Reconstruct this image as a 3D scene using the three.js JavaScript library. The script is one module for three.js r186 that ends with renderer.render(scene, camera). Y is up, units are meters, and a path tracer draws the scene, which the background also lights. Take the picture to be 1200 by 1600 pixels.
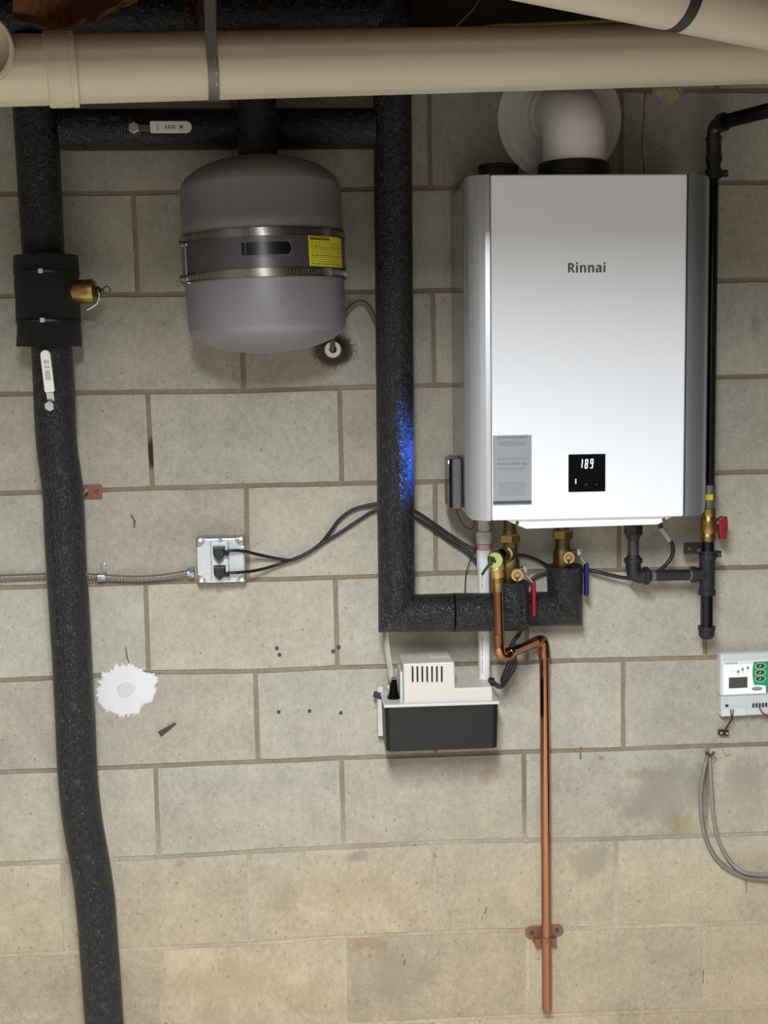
import * as THREE from 'three';
import { mergeGeometries, toCreasedNormals } from 'three/addons/utils/BufferGeometryUtils.js';
import { RoundedBoxGeometry } from 'three/addons/geometries/RoundedBoxGeometry.js';
import { ImprovedNoise } from 'three/addons/math/ImprovedNoise.js';
import { TextGeometry } from 'three/addons/geometries/TextGeometry.js';
import { FontLoader } from 'three/addons/loaders/FontLoader.js';
import { RectAreaLightUniformsLib } from 'three/addons/lights/RectAreaLightUniformsLib.js';

// ---------------------------------------------------------------- camera, light, exposure
RectAreaLightUniformsLib.init();
const renderer = new THREE.WebGLRenderer({ antialias: true });
renderer.toneMapping = THREE.LinearToneMapping;
renderer.toneMappingExposure = 1.56;
renderer.shadowMap.enabled = true;
const scene = new THREE.Scene();
scene.background = new THREE.Color(0x050505);
const FOCAL = 2000;                                    // pixels, for an image of 1200 x 1600
const camera = new THREE.PerspectiveCamera(2 * Math.atan(800 / FOCAL) * 180 / Math.PI, 0.75, 0.02, 30);
camera.rotation.order = 'YXZ';
camera.position.set(0.3143, 1.6577, 2.7217);
camera.rotation.set(-0.1099, -0.0693, -0.0142);
camera.updateMatrixWorld(true);
scene.add(camera);
const LAMP = { x: 0.25, y: 2.42, z: 2.5, w: 0.26, d: 1.6, power: 95 };   // shop light hung under the joists above the viewer

// ---------------------------------------------------------------- helpers
const V = (x, y, z) => new THREE.Vector3(x, y, z);
const WALL_TOP = 2.31;
const noise = new ImprovedNoise();
let seed = 7;
const rnd = () => { seed = (seed * 1664525 + 1013904223) >>> 0; return seed / 4294967296; };
const rr = (a, b) => a + (b - a) * rnd();
// the point of the place that stands z metres in front of the block wall on the sight line through a photo pixel
function at(px, py, z) {
  const d = V((px - 600) / FOCAL, -(py - 800) / FOCAL, -1).applyQuaternion(camera.quaternion);
  return camera.position.clone().addScaledVector(d, (z - camera.position.z) / d.z);
}
const pm = (n, z) => n * (camera.position.z - z) / FOCAL;           // n pixels, in metres, at distance z from the wall
const mix = (a, b, t) => a + (b - a) * t;
const smooth = (a, b, x) => { const t = Math.min(1, Math.max(0, (x - a) / (b - a))); return t * t * (3 - 2 * t); };

const used = {};
function numbered(n) { used[n] = (used[n] ?? -1) + 1; return used[n] ? n + '_' + String(used[n]).padStart(3, '0') : n; }
const baseOf = new Map();
function thing(name, label, category, base, group) {
  const o = new THREE.Group(); o.name = numbered(name); o.position.copy(base); scene.add(o);
  o.userData = { label, category }; if (group) o.userData.group = group;
  baseOf.set(o, base); return o;
}
function structure(name) { const o = new THREE.Group(); o.name = name; o.userData = { kind: 'structure' }; scene.add(o); baseOf.set(o, V(0, 0, 0)); return o; }
function plain(g) {
  g = g.index ? g.toNonIndexed() : g;
  for (const k of Object.keys(g.attributes)) if (!['position', 'normal', 'uv'].includes(k)) g.deleteAttribute(k);
  return g;
}
function part(name, geo, mat, parent, label) {
  let g = Array.isArray(geo) ? (geo.length > 1 ? mergeGeometries(geo.map(plain)) : geo[0]) : geo;
  const b = baseOf.get(parent); g = g.clone(); g.translate(-b.x, -b.y, -b.z);
  const m = new THREE.Mesh(g, mat); m.name = name; m.castShadow = m.receiveShadow = true;
  if (label) m.userData.label = label;
  parent.add(m); baseOf.set(m, b); return m;
}
function solo(name, geo, mat, label, category, base, group) {       // a thing that is one mesh
  let g = Array.isArray(geo) ? mergeGeometries(geo.map(plain)) : geo; g = g.clone(); g.translate(-base.x, -base.y, -base.z);
  const m = new THREE.Mesh(g, mat); m.name = numbered(name); m.position.copy(base); m.castShadow = m.receiveShadow = true;
  m.userData = { label, category }; if (group) m.userData.group = group;
  scene.add(m); baseOf.set(m, base); return m;
}
const UP = V(0, 1, 0);
function orient(g, a, b) { const q = new THREE.Quaternion().setFromUnitVectors(UP, b.clone().sub(a).normalize()); g.applyQuaternion(q); g.translate(a.x, a.y, a.z); return g; }
function scaleUV(g, su, sv) { const u = g.attributes.uv; for (let i = 0; i < u.count; i++) u.setXY(i, u.getX(i) * su, u.getY(i) * sv); return g; }
// turned shape along a -> b; profile = [[distance from a, radius], ...]
function turned(a, b, profile, seg = 28) {
  const pts = profile.map(([t, r]) => new THREE.Vector2(Math.max(r, 0.00001), t));
  let g = new THREE.LatheGeometry(pts, seg);
  const R = Math.max(...profile.map(p => p[1])), L = Math.abs(profile.at(-1)[0] - profile[0][0]);
  scaleUV(g, 2 * Math.PI * R, Math.max(L, R));
  g = toCreasedNormals(g, 0.55);
  return orient(g, a, b);
}
function rod(a, b, r, seg = 28, bev = 0.0012, r2 = r) {
  const L = a.distanceTo(b); bev = Math.min(bev, r * 0.4, L * 0.3);
  return turned(a, b, [[0, 0], [0, r - bev], [bev, r], [L - bev, r2], [L, r2 - bev], [L, 0]], seg);
}
function hex(a, b, r) { return turned(a, b, [[0, 0], [0, r * 0.86], [r * 0.1, r], [a.distanceTo(b) - r * 0.1, r], [a.distanceTo(b), r * 0.86], [a.distanceTo(b), 0]], 6); }
function disc(c, n, r, h, seg = 24) { return rod(c, c.clone().addScaledVector(n, h), r, seg, Math.min(h * 0.3, 0.001)); }
function tube(points, r, seg = 10, steps = 0) {
  const c = new THREE.CatmullRomCurve3(points, false, 'centripetal');
  const L = c.getLength(), n = steps || Math.max(8, Math.min(160, Math.round(L / 0.008)));
  const g = new THREE.TubeGeometry(c, n, r, seg, false); scaleUV(g, L, 2 * Math.PI * r);
  const caps = [0, 1].map(t => { const s = new THREE.SphereGeometry(r, seg, 6); const p = c.getPointAt(t); s.translate(p.x, p.y, p.z); return plain(s); });
  return mergeGeometries([plain(g), ...caps]);
}
// round sleeve along a broken line with mitred corners, slightly lumpy
function mitre(points, r, { seg = 36, lump = 0.012, step = 0.02, caps = true } = {}) {
  const radii = Array.isArray(r) ? r : points.map(() => r);
  const pts = [], rad = [], corner = [];
  for (let i = 0; i < points.length - 1; i++) {
    const L = points[i].distanceTo(points[i + 1]), n = Math.max(1, Math.round(L / step));
    for (let k = 0; k < n; k++) { pts.push(points[i].clone().lerp(points[i + 1], k / n)); rad.push(mix(radii[i], radii[i + 1], k / n)); }
  }
  pts.push(points.at(-1).clone()); rad.push(radii.at(-1));
  let d = pts[1].clone().sub(pts[0]).normalize();
  let u = Math.abs(d.y) > 0.9 ? V(1, 0, 0) : V(0, 1, 0); u.sub(d.clone().multiplyScalar(u.dot(d))).normalize();
  const pos = [], uv = [], idx = []; let run = 0;
  for (let i = 0; i < pts.length; i++) {
    const d1 = i < pts.length - 1 ? pts[i + 1].clone().sub(pts[i]).normalize() : d;
    const n = d.clone().add(d1).normalize(), v = d.clone().cross(u);
    if (i) run += pts[i].distanceTo(pts[i - 1]);
    for (let k = 0; k <= seg; k++) {
      const a = (k % seg) / seg * Math.PI * 2;
      const o = u.clone().multiplyScalar(Math.cos(a)).addScaledVector(v, Math.sin(a));
      const q = pts[i].clone().addScaledVector(o, r.length ? rad[i] : rad[i]);
      const l = 1 + lump * noise.noise(q.x * 22 + 3.1, q.y * 22 + 1.7, q.z * 22 + 9.2);
      const off = o.multiplyScalar(rad[i] * l); off.addScaledVector(d, -off.dot(n) / d.dot(n));
      pos.push(pts[i].x + off.x, pts[i].y + off.y, pts[i].z + off.z); uv.push(k / seg * 2 * Math.PI * rad[i], run);
    }
    if (i < pts.length - 1) for (let k = 0; k < seg; k++) { const p = i * (seg + 1) + k, s = p + seg + 1; idx.push(p, s, p + 1, p + 1, s, s + 1); }
    const q = new THREE.Quaternion().setFromUnitVectors(d, d1); u.applyQuaternion(q); d = d1;
  }
  if (caps) for (const [i, flip] of [[0, 0], [pts.length - 1, 1]]) {
    const c = pos.length / 3; pos.push(pts[i].x, pts[i].y, pts[i].z); uv.push(0, 0);
    for (let k = 0; k < seg; k++) { const p = i * (seg + 1) + k; flip ? idx.push(c, p, p + 1) : idx.push(c, p + 1, p); }
  }
  const g = new THREE.BufferGeometry();
  g.setAttribute('position', new THREE.Float32BufferAttribute(pos, 3)); g.setAttribute('uv', new THREE.Float32BufferAttribute(uv, 2));
  g.setIndex(idx); for (let i = 0; i < idx.length; i += 3) { const t = idx[i + 1]; idx[i + 1] = idx[i + 2]; idx[i + 2] = t; }
  g.setIndex(idx); g.computeVertexNormals();
  return toCreasedNormals(g, 0.5);
}
function boxUV(g) {                                                    // uv in metres from the side each face looks to
  g = g.index ? g.toNonIndexed() : g; g.computeVertexNormals(); const p = g.attributes.position, n = g.attributes.normal, uv = [];
  for (let i = 0; i < p.count; i++) {
    const ax = Math.abs(n.getX(i)), ay = Math.abs(n.getY(i)), az = Math.abs(n.getZ(i));
    if (az >= ax && az >= ay) uv.push(p.getX(i), p.getY(i)); else if (ax >= ay) uv.push(p.getZ(i), p.getY(i)); else uv.push(p.getX(i), p.getZ(i));
  }
  g.setAttribute('uv', new THREE.Float32BufferAttribute(uv, 2)); return g;
}
function rbox(x0, x1, y0, y1, z0, z1, r = 0.002, seg = 2) {
  const w = x1 - x0, h = y1 - y0, d = z1 - z0; r = Math.min(r, w * 0.45, h * 0.45, d * 0.45);
  const g = new RoundedBoxGeometry(w, h, d, seg, r); g.translate((x0 + x1) / 2, (y0 + y1) / 2, (z0 + z1) / 2);
  const n = plain(g), nrm = n.attributes.normal.clone(); boxUV(n); n.setAttribute('normal', nrm); return n;
}
function slab(shape, depth, z, bevel = 0.001, curve = 10) {           // an outline in the wall's plane, z = its back
  const g = new THREE.ExtrudeGeometry(shape, { depth: Math.max(depth - 2 * bevel, 0.0001), bevelEnabled: bevel > 0, bevelSize: bevel, bevelThickness: bevel, bevelOffset: -bevel, bevelSegments: 2, curveSegments: curve });
  g.translate(0, 0, z + bevel); return g;
}
function outline(points) { const s = new THREE.Shape(); points.forEach((p, i) => i ? s.lineTo(p.x, p.y) : s.moveTo(p.x, p.y)); s.closePath(); return s; }
function roundRect(x0, x1, y0, y1, rs) {                              // rs: radii bl, br, tr, tl
  const [a, b, c, d] = Array.isArray(rs) ? rs : [rs, rs, rs, rs], s = new THREE.Shape();
  s.moveTo(x0 + a, y0); s.lineTo(x1 - b, y0); if (b) s.absarc(x1 - b, y0 + b, b, -Math.PI / 2, 0);
  s.lineTo(x1, y1 - c); if (c) s.absarc(x1 - c, y1 - c, c, 0, Math.PI / 2);
  s.lineTo(x0 + d, y1); if (d) s.absarc(x0 + d, y1 - d, d, Math.PI / 2, Math.PI);
  s.lineTo(x0, y0 + a); if (a) s.absarc(x0 + a, y0 + a, a, Math.PI, Math.PI * 1.5);
  return s;
}

// ---------------------------------------------------------------- textures
function dataTex(w, h, fn, srgb) {
  const d = new Uint8Array(w * h * 4), c = [0, 0, 0];
  for (let y = 0; y < h; y++) for (let x = 0; x < w; x++) { fn(x, y, c); const i = (y * w + x) * 4; d[i] = Math.max(0, Math.min(255, c[0])); d[i + 1] = Math.max(0, Math.min(255, c[1])); d[i + 2] = Math.max(0, Math.min(255, c[2])); d[i + 3] = 255; }
  const t = new THREE.DataTexture(d, w, h, THREE.RGBAFormat); t.magFilter = THREE.LinearFilter; t.minFilter = THREE.LinearMipmapLinearFilter; t.generateMipmaps = true;
  t.wrapS = t.wrapT = THREE.RepeatWrapping; if (srgb) t.colorSpace = THREE.SRGBColorSpace; t.needsUpdate = true; return t;
}
const tileNoise = (x, y, w, f, z) => {                                // repeats every w
  const a = x / w, b = y / w, n = (p, q) => noise.noise(p * f, q * f, z);
  return (n(a, b) * (1 - a) * (1 - b) + n(a - 1, b) * a * (1 - b) + n(a, b - 1) * (1 - a) * b + n(a - 1, b - 1) * a * b);
};
function rep(t, s, s2 = s) { const c = t.clone(); c.repeat.set(1 / s, 1 / s2); c.needsUpdate = true; return c; }
const grainTex = dataTex(512, 512, (x, y, c) => { const v = 128 + 80 * tileNoise(x, y, 512, 60, 1) + 60 * tileNoise(x, y, 512, 120, 5) + rr(-26, 26); c[0] = c[1] = c[2] = v; });
const foamTex = dataTex(512, 512, (x, y, c) => { const w = tileNoise(x, y, 512, 14, 3); const r = Math.abs(tileNoise(x + 30 * w, y, 512, 46, 8)); const v = 150 - 150 * Math.pow(1 - Math.min(1, r * 3.2), 3) + 50 * tileNoise(x, y, 512, 90, 4) + rr(-12, 12); c[0] = c[1] = c[2] = v; });
const fineTex = dataTex(256, 256, (x, y, c) => { c[0] = c[1] = c[2] = 128 + 70 * tileNoise(x, y, 256, 48, 2) + rr(-14, 14); });
const cloudTex = dataTex(256, 256, (x, y, c) => { c[0] = c[1] = c[2] = 178 + 90 * tileNoise(x, y, 256, 6, 12) + 50 * tileNoise(x, y, 256, 17, 14); });
const woodTex = dataTex(512, 512, (x, y, c) => { const g = tileNoise(x * 0.12, y, 512, 60, 3) * 40 + tileNoise(x * 0.3, y, 512, 150, 7) * 22; c[0] = 122 + g; c[1] = 86 + g * 0.8; c[2] = 56 + g * 0.6; }, true);
const kraftTex = dataTex(256, 256, (x, y, c) => { const g = tileNoise(x, y, 256, 20, 4) * 26 + rr(-9, 9); c[0] = 172 + g; c[1] = 124 + g; c[2] = 78 + g * 0.8; }, true);

// ---------------------------------------------------------------- materials
const M = (color, roughness, metalness = 0, extra = {}) => new THREE.MeshStandardMaterial({ color, roughness, metalness, ...extra });
const P = (color, roughness, metalness = 0, extra = {}) => new THREE.MeshPhysicalMaterial({ color, roughness, metalness, ...extra });
const foam = P(0x101012, 0.34, 0, { bumpMap: rep(foamTex, 0.16), bumpScale: 0.0028, specularIntensity: 1, ior: 1.6 });
const foamRough = P(0x111112, 0.5, 0, { bumpMap: rep(foamTex, 0.10), bumpScale: 0.004, specularIntensity: 0.9 });
const beigePVC = P(0xd2c4aa, 0.42, 0, { bumpMap: rep(cloudTex, 0.2), bumpScale: 0.0004 });
const whitePVC = P(0xd6d5d1, 0.35);
const galv = M(0xb4b6b8, 0.34, 0.85, { bumpMap: rep(fineTex, 0.03), bumpScale: 0.0002, roughnessMap: rep(cloudTex, 0.06) });
const zinc = M(0xd6d7d9, 0.25, 0.9);
const steelDark = M(0x5c5a58, 0.45, 0.7);
const strapSteel = M(0x6f6863, 0.5, 0.55);
const brass = M(0x9f864e, 0.27, 0.9, { bumpMap: rep(fineTex, 0.02), bumpScale: 0.0002 });
const brassDull = M(0x655636, 0.32, 0.92, { bumpMap: rep(fineTex, 0.012), bumpScale: 0.0004 });
const brassPale = M(0xd2b06a, 0.35, 0.75);
const copper = M(0xb37c5e, 0.22, 1.0, { roughnessMap: rep(cloudTex, 0.08) });
const copperDull = M(0x946a54, 0.5, 0.7, { bumpMap: rep(fineTex, 0.02), bumpScale: 0.0003 });
const blackIron = P(0x2a2a2b, 0.42, 0.35, { bumpMap: rep(fineTex, 0.02), bumpScale: 0.0004 });
const blackPipe = P(0x0e0e10, 0.25, 0.1);
const greyIron = M(0x77746c, 0.42, 0.7);
const blackPlastic = P(0x151516, 0.4);
const blackGloss = P(0x050506, 0.09, 0, { specularIntensity: 0.35 });
const rubber = P(0x121214, 0.45);
const screwBlue = M(0x3c3f58, 0.5, 0.3);
const tankGrey = P(0x837e81, 0.42, 0.12, { bumpMap: rep(cloudTex, 0.12), bumpScale: 0.0008, clearcoat: 0.15, clearcoatRoughness: 0.4 });
const heaterWhite = P(0xf2f3f6, 0.3, 0.0, { clearcoat: 0.25, clearcoatRoughness: 0.3 });
const heaterTrim = P(0xc9cacd, 0.3, 0.8, { clearcoat: 0.3, clearcoatRoughness: 0.2 });
const heaterSide = P(0x8f8f90, 0.16, 0.6);
const pumpCream = P(0xcbc4b8, 0.4);
const pumpBlack = P(0x0c0b0a, 0.48);
const redVinyl = P(0x860f1c, 0.35), blueVinyl = P(0x151b5c, 0.35);
const woodOld = M(0x4a4038, 0.9, 0, { map: rep(woodTex, 0.5) });
const woodDark = M(0xffffff, 0.8, 0, { map: rep(woodTex, 0.5) });

// ---------------------------------------------------------------- the block wall
const beds = {
  0: [[205, 301.7], [1160, 285]], 1: [[250, 460], [650, 455], [1160, 437]], 2: [[20, 616], [130, 613.7], [380, 611], [530, 606], [670, 602.5], [1160, 588.5]],
  3: [[20, 770.5], [240, 763], [400, 759], [530, 756], [690, 752.5], [1160, 738]], 4: [[20, 918], [250, 910], [520, 903], [690, 896], [1150, 887]],
  5: [[0, 1064], [240, 1051], [400, 1049], [530, 1043], [615, 1041], [910, 1032], [1090, 1028]], 6: [[0, 1207], [215, 1198.5], [400, 1190.5], [530, 1185], [790, 1176], [930, 1172]],
  7: [[10, 1350], [235, 1341], [430, 1329], [700, 1316], [960, 1311], [1195, 1303]], 8: [[10, 1493], [230, 1483], [430, 1473], [500, 1466], [700, 1457], [1010, 1448], [1190, 1441]], 9: [[800, 1589], [1160, 1576]],
};
const heads = { '0:0': [[208, 308], [215, 450]], '1:1': [[378, 500], [381, 600]], '1:3': [[676, 470], [679, 595]], '2:0': [[231, 625], [238, 755]], '2:2': [[531, 620], [534, 750]], '3:1': [[385, 770], [387, 900]], '3:3': [[680, 765], [681, 880]],
  '4:0': [[228, 930], [232, 1045]], '4:2': [[524, 910], [527, 1035]], '4:6': [[1102, 1000], [1102, 1020]], '5:1': [[399, 1055], [403, 1180]], '5:5': [[974, 1040], [974, 1165]], '6:0': [[243, 1202], [248, 1330]], '6:2': [[534, 1195], [537, 1310]], '6:4': [[818.5, 1180], [820, 1305]],
  '7:-1': [[99, 1360], [102, 1480]], '7:1': [[389.6, 1345], [393, 1465]], '7:3': [[678, 1325], [680, 1450]], '7:5': [[963.5, 1330], [962, 1440]], '8:0': [[251.5, 1490], [253, 1590]], '8:2': [[538, 1475], [538, 1540]], '8:6': [[1101, 1460], [1101, 1550]] };
const UNIT = 0.2032;
const bedPts = {}; for (const k in beds) bedPts[k] = beds[k].map(([x, y]) => { const p = at(x, y, 0); return [p.x, p.y - (2.032 - UNIT * k)]; });
function bedY(k, x) {
  const y0 = Math.min(WALL_TOP, 2.032 - UNIT * k), p = bedPts[k]; if (!p) return y0;
  if (x <= p[0][0]) return y0 + p[0][1]; if (x >= p.at(-1)[0]) return y0 + p.at(-1)[1];
  for (let i = 1; i < p.length; i++) if (x <= p[i][0]) return y0 + mix(p[i - 1][1], p[i][1], (x - p[i - 1][0]) / (p[i][0] - p[i - 1][0]));
}
function headX(c, u, t) {                                             // t: 0 top of the course, 1 bottom
  const h = heads[c + ':' + u]; if (!h) return u * UNIT;
  const a = at(h[0][0], h[0][1], 0).x, b = at(h[1][0], h[1][1], 0).x; return mix(a, b, t);
}
// one colour map for the whole wall in view, metres from (-0.45, 0.2)
const WX = 1.9, WY = 2.3, WX0 = -0.45, WY0 = 0.2;
const marks = [];                                                      // stains: [x, y, rx, ry, strength, r, g, b]
const stain = (px, py, rx, ry, s, col) => { const p = at(px, py, 0); marks.push([p.x, p.y, pm(rx, 0), pm(ry, 0), s, ...col]); };
const GREY = [112, 108, 98], TAN = [150, 122, 84], PALE = [222, 214, 196], SOOT = [66, 58, 48];
stain(1040, 1250, 80, 62, 0.42, GREY); stain(1150, 1240, 46, 60, 0.26, GREY); stain(1075, 1290, 34, 20, 0.4, TAN); stain(925, 1345, 40, 40, 0.3, GREY); stain(920, 1400, 60, 50, 0.12, PALE);
stain(560, 1338, 18, 12, 0.5, GREY); stain(610, 1520, 80, 46, 0.24, GREY); stain(500, 1560, 60, 40, 0.16, TAN); stain(575, 1475, 30, 12, 0.35, TAN); stain(545, 1400, 110, 70, 0.2, TAN); stain(440, 1380, 50, 60, 0.15, GREY); stain(360, 1540, 120, 60, 0.18, TAN);
stain(1000, 1590, 40, 14, 0.5, [110, 92, 64]); stain(1060, 1590, 50, 14, 0.6, PALE); stain(1160, 1586, 40, 16, 0.5, PALE); stain(50, 1590, 60, 12, 0.4, PALE); stain(760, 1210, 14, 16, 0.35, [170, 118, 78]); stain(280, 1350, 10, 8, 0.4, [168, 110, 72]);
stain(940, 1185, 5, 4, 0.6, [130, 84, 70]); stain(1180, 505, 10, 24, 0.22, SOOT); stain(905, 1450, 90, 14, 0.25, PALE); stain(1090, 1470, 12, 40, 0.3, PALE); stain(1040, 1300, 110, 8, 0.2, TAN); stain(1000, 1210, 50, 12, 0.25, TAN);
const cracks = [];
const crack = (pts, w, s) => cracks.push([pts.map(([x, y]) => at(x, y, 0)), pm(w, 0), s]);
crack([[1008, 140], [1005, 190], [1002, 230], [1006, 262], [1005, 290]], 1.1, 0.75); crack([[196, 1012], [198, 1028], [201, 1036]], 1.2, 0.7); crack([[907, 1168], [907, 1186]], 1.4, 0.75); crack([[1166, 1376], [1166, 1396]], 1.1, 0.75);
crack([[205, 806], [210, 815], [209, 824]], 2.5, 0.5); crack([[760, 1420], [757, 1428]], 2, 0.4); crack([[633, 1500], [631, 1507]], 1.6, 0.6); crack([[1128, 1170], [1134, 1182], [1142, 1180]], 0.9, 0.5); crack([[1120, 1186], [1112, 1196]], 0.9, 0.5);
const brushAt = at(521, 548, 0);
const wallMap = (() => {
  const W = 1700, H = 2048;
  const segD = (x, y, a, b) => { const dx = b.x - a.x, dy = b.y - a.y, t = Math.max(0, Math.min(1, ((x - a.x) * dx + (y - a.y) * dy) / (dx * dx + dy * dy))); return Math.hypot(x - a.x - t * dx, y - a.y - t * dy); };
  const t = dataTex(W, H, (i, j, c) => {
    const x = WX0 + WX * i / W, y = WY0 + WY * j / H;
    const big = noise.noise(x * 4.2, y * 4.2, 0.3), mid = noise.noise(x * 17, y * 14, 4.1), fin = noise.noise(x * 90, y * 62, 7.7), sp = noise.noise(x * 260, y * 200, 2.2);
    const low = smooth(0.78, 0.45, y);                                // the lowest courses are a warmer, sandier block
    let l = 1 + 0.05 * big + 0.05 * mid + 0.055 * fin + 0.06 * sp + rr(-0.045, 0.045);
    const pit = noise.noise(x * 150, y * 90, 31) ; if (pit > 0.6 - 0.12 * low) l -= 0.22 * Math.min(1, (pit - 0.46) * 4);
    let r = mix(183, 194, low) * l, g = mix(178, 180, low) * l, b = mix(165, 156, low) * l;
    for (const m of marks) {
      const dx = (x - m[0]) / m[2], dy = (y - m[1]) / m[3], d = Math.hypot(dx, dy) + 0.5 * mid + 0.35 * fin + 0.2 * big; if (d > 1.25) continue;
      const k = m[4] * smooth(1.25, 0.25, d) * (0.75 + 0.5 * fin + 0.5 * sp); r = mix(r, m[5] * l, k); g = mix(g, m[6] * l, k); b = mix(b, m[7] * l, k);
    }
    const bx = x - brushAt.x, by = y - brushAt.y, bd = Math.hypot(bx * 1.05, by * 1.35);          // brushed soot round the pipe through the wall
    if (bd < 0.07) { const n = noise.noise(x * 420, y * 90, 5) + 0.6 * noise.noise(x * 160, y * 60, 9); const k = 0.92 * smooth(0.062, 0.034, bd + 0.014 * n) * smooth(-0.35, 0.15, n + 1.1 * smooth(0.05, 0.022, bd)); r = mix(r, 70, k); g = mix(g, 58, k); b = mix(b, 46, k); }
    for (const [p, w, s] of cracks) { if (Math.abs(x - p[0].x) > 0.06) continue; for (let q = 1; q < p.length; q++) { const d = segD(x, y, p[q - 1], p[q]) + 0.0004 * fin; if (d < w) { const k = s * smooth(w, w * 0.3, d); r = mix(r, 52, k); g = mix(g, 42, k); b = mix(b, 32, k); } } }
    c[0] = r; c[1] = g; c[2] = b;
  }, true);
  t.wrapS = t.wrapT = THREE.MirroredRepeatWrapping; t.repeat.set(1 / WX, 1 / WY); t.offset.set(-WX0 / WX, -WY0 / WY); t.anisotropy = 8; return t;
})();
const wall = structure('wall_back');
const blockMats = [0xeeebe6, 0xf4f1ec, 0xe6e2dd, 0xf6f2ea, 0xebe6df].map(c => M(c, 0.92, 0, { map: wallMap, bumpMap: rep(grainTex, 0.11), bumpScale: 0.0016 }));
const mortarMat = M(0xffffff, 0.95, 0, { vertexColors: true, map: wallMap, bumpMap: rep(grainTex, 0.09), bumpScale: 0.0016 });
function blockGeo(c, u) {
  const nx = 11, ny = 5, J = 0.0052, ring = [], pos = [], uv = [], idx = [];
  const P2 = (s, t) => {                                              // s, t in 0..1, t = 0 at the top
    const xa = headX(c, u, t) + J + 0.0013 * noise.noise(u * 9.1, c * 3.3 + t * 9, 1) , xb = headX(c, u + 2, t) - J + 0.0013 * noise.noise(u * 9.1 + 4, c * 3.3 + t * 9, 2);
    const x = mix(xa, xb, s), ya = bedY(c, x) - J + 0.0016 * noise.noise(x * 60, c * 5.5, 3), yb = bedY(c + 1, x) + J + 0.0016 * noise.noise(x * 60, c * 5.5, 6);
    return [x, mix(ya, yb, t)];
  };
  const proud = 0.0012 * noise.noise(u * 3.7, c * 5.1, 8);
  for (let j = 0; j <= ny; j++) for (let i = 0; i <= nx; i++) { const [x, y] = P2(i / nx, j / ny); pos.push(x, y, proud + 0.0009 * noise.noise(x * 30, y * 30, 5) - ((i === 0 || i === nx || j === 0 || j === ny) ? 0.0014 : 0)); uv.push(x, y); }
  for (let j = 0; j < ny; j++) for (let i = 0; i < nx; i++) { const a = j * (nx + 1) + i, b = a + nx + 1; idx.push(a, b, a + 1, a + 1, b, b + 1); }
  for (let i = 0; i < nx; i++) ring.push(i); for (let j = 0; j < ny; j++) ring.push(j * (nx + 1) + nx); for (let i = nx; i > 0; i--) ring.push(ny * (nx + 1) + i); for (let j = ny; j > 0; j--) ring.push(j * (nx + 1));
  const n0 = pos.length / 3; for (const k of ring) { pos.push(pos[k * 3], pos[k * 3 + 1], -0.06); uv.push(uv[k * 2], uv[k * 2 + 1]); }
  for (let i = 0; i < ring.length; i++) { const j = (i + 1) % ring.length; idx.push(ring[i], ring[j], n0 + i, ring[j], n0 + j, n0 + i); }
  const g = new THREE.BufferGeometry(); g.setAttribute('position', new THREE.Float32BufferAttribute(pos, 3)); g.setAttribute('uv', new THREE.Float32BufferAttribute(uv, 2)); g.setIndex(idx); g.computeVertexNormals();
  return toCreasedNormals(g, 0.9);
}
for (let c = -2; c < 10; c++) for (let u = (c & 1 ? -5 : -6); u < 12; u += 2)
  part('block', blockGeo(c, u), blockMats[Math.floor(rnd() * blockMats.length)], wall);
{
  const nx = 190, ny = 130, x0 = -1.25, x1 = 2.45, y0 = 0, y1 = WALL_TOP, g = new THREE.PlaneGeometry(x1 - x0, y1 - y0, nx, ny), p = g.attributes.position, uv = g.attributes.uv, col = [];
  for (let i = 0; i < p.count; i++) {
    const x = p.getX(i) + (x0 + x1) / 2, y = p.getY(i) + (y0 + y1) / 2, n = noise.noise(x * 9, y * 9, 3), low = smooth(0.74, 0.5, y + 0.06 * n), up = smooth(1.85, 2.0, y);
    p.setXYZ(i, x, y, mix(-0.0042, -0.0033, Math.max(low, up * 0.8)) + 0.0004 * n); uv.setXY(i, x + 0.37, y + 0.21);
    const a = 1 + 0.18 * noise.noise(x * 5, y * 5, 11); col.push(mix(0.54, 0.95, low) * a, mix(0.455, 0.92, low) * a, mix(0.355, 0.85, low) * a);
  }
  g.setAttribute('color', new THREE.Float32BufferAttribute(col, 3)); g.computeVertexNormals();
  const back = new THREE.BoxGeometry(x1 - x0, y1 - y0, 0.1); back.translate((x0 + x1) / 2, (y0 + y1) / 2, -0.075);
  part('mortar', g, mortarMat, wall); part('wall_core', boxUV(back), M(0x8d8573, 0.95), wall);
  part('sill_plate', boxUV(rbox(x0, x1, WALL_TOP, WALL_TOP + 0.038, -0.12, 0.0, 0.002)), woodOld, wall);
  part('header', boxUV(rbox(x0, x1, WALL_TOP + 0.038, 2.478, -0.12, -0.03, 0.002)), woodOld, wall); part('rim_joist', boxUV(rbox(x0, x1, 2.478, 2.72, -0.12, -0.08, 0.002)), woodOld, wall);
}
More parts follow.
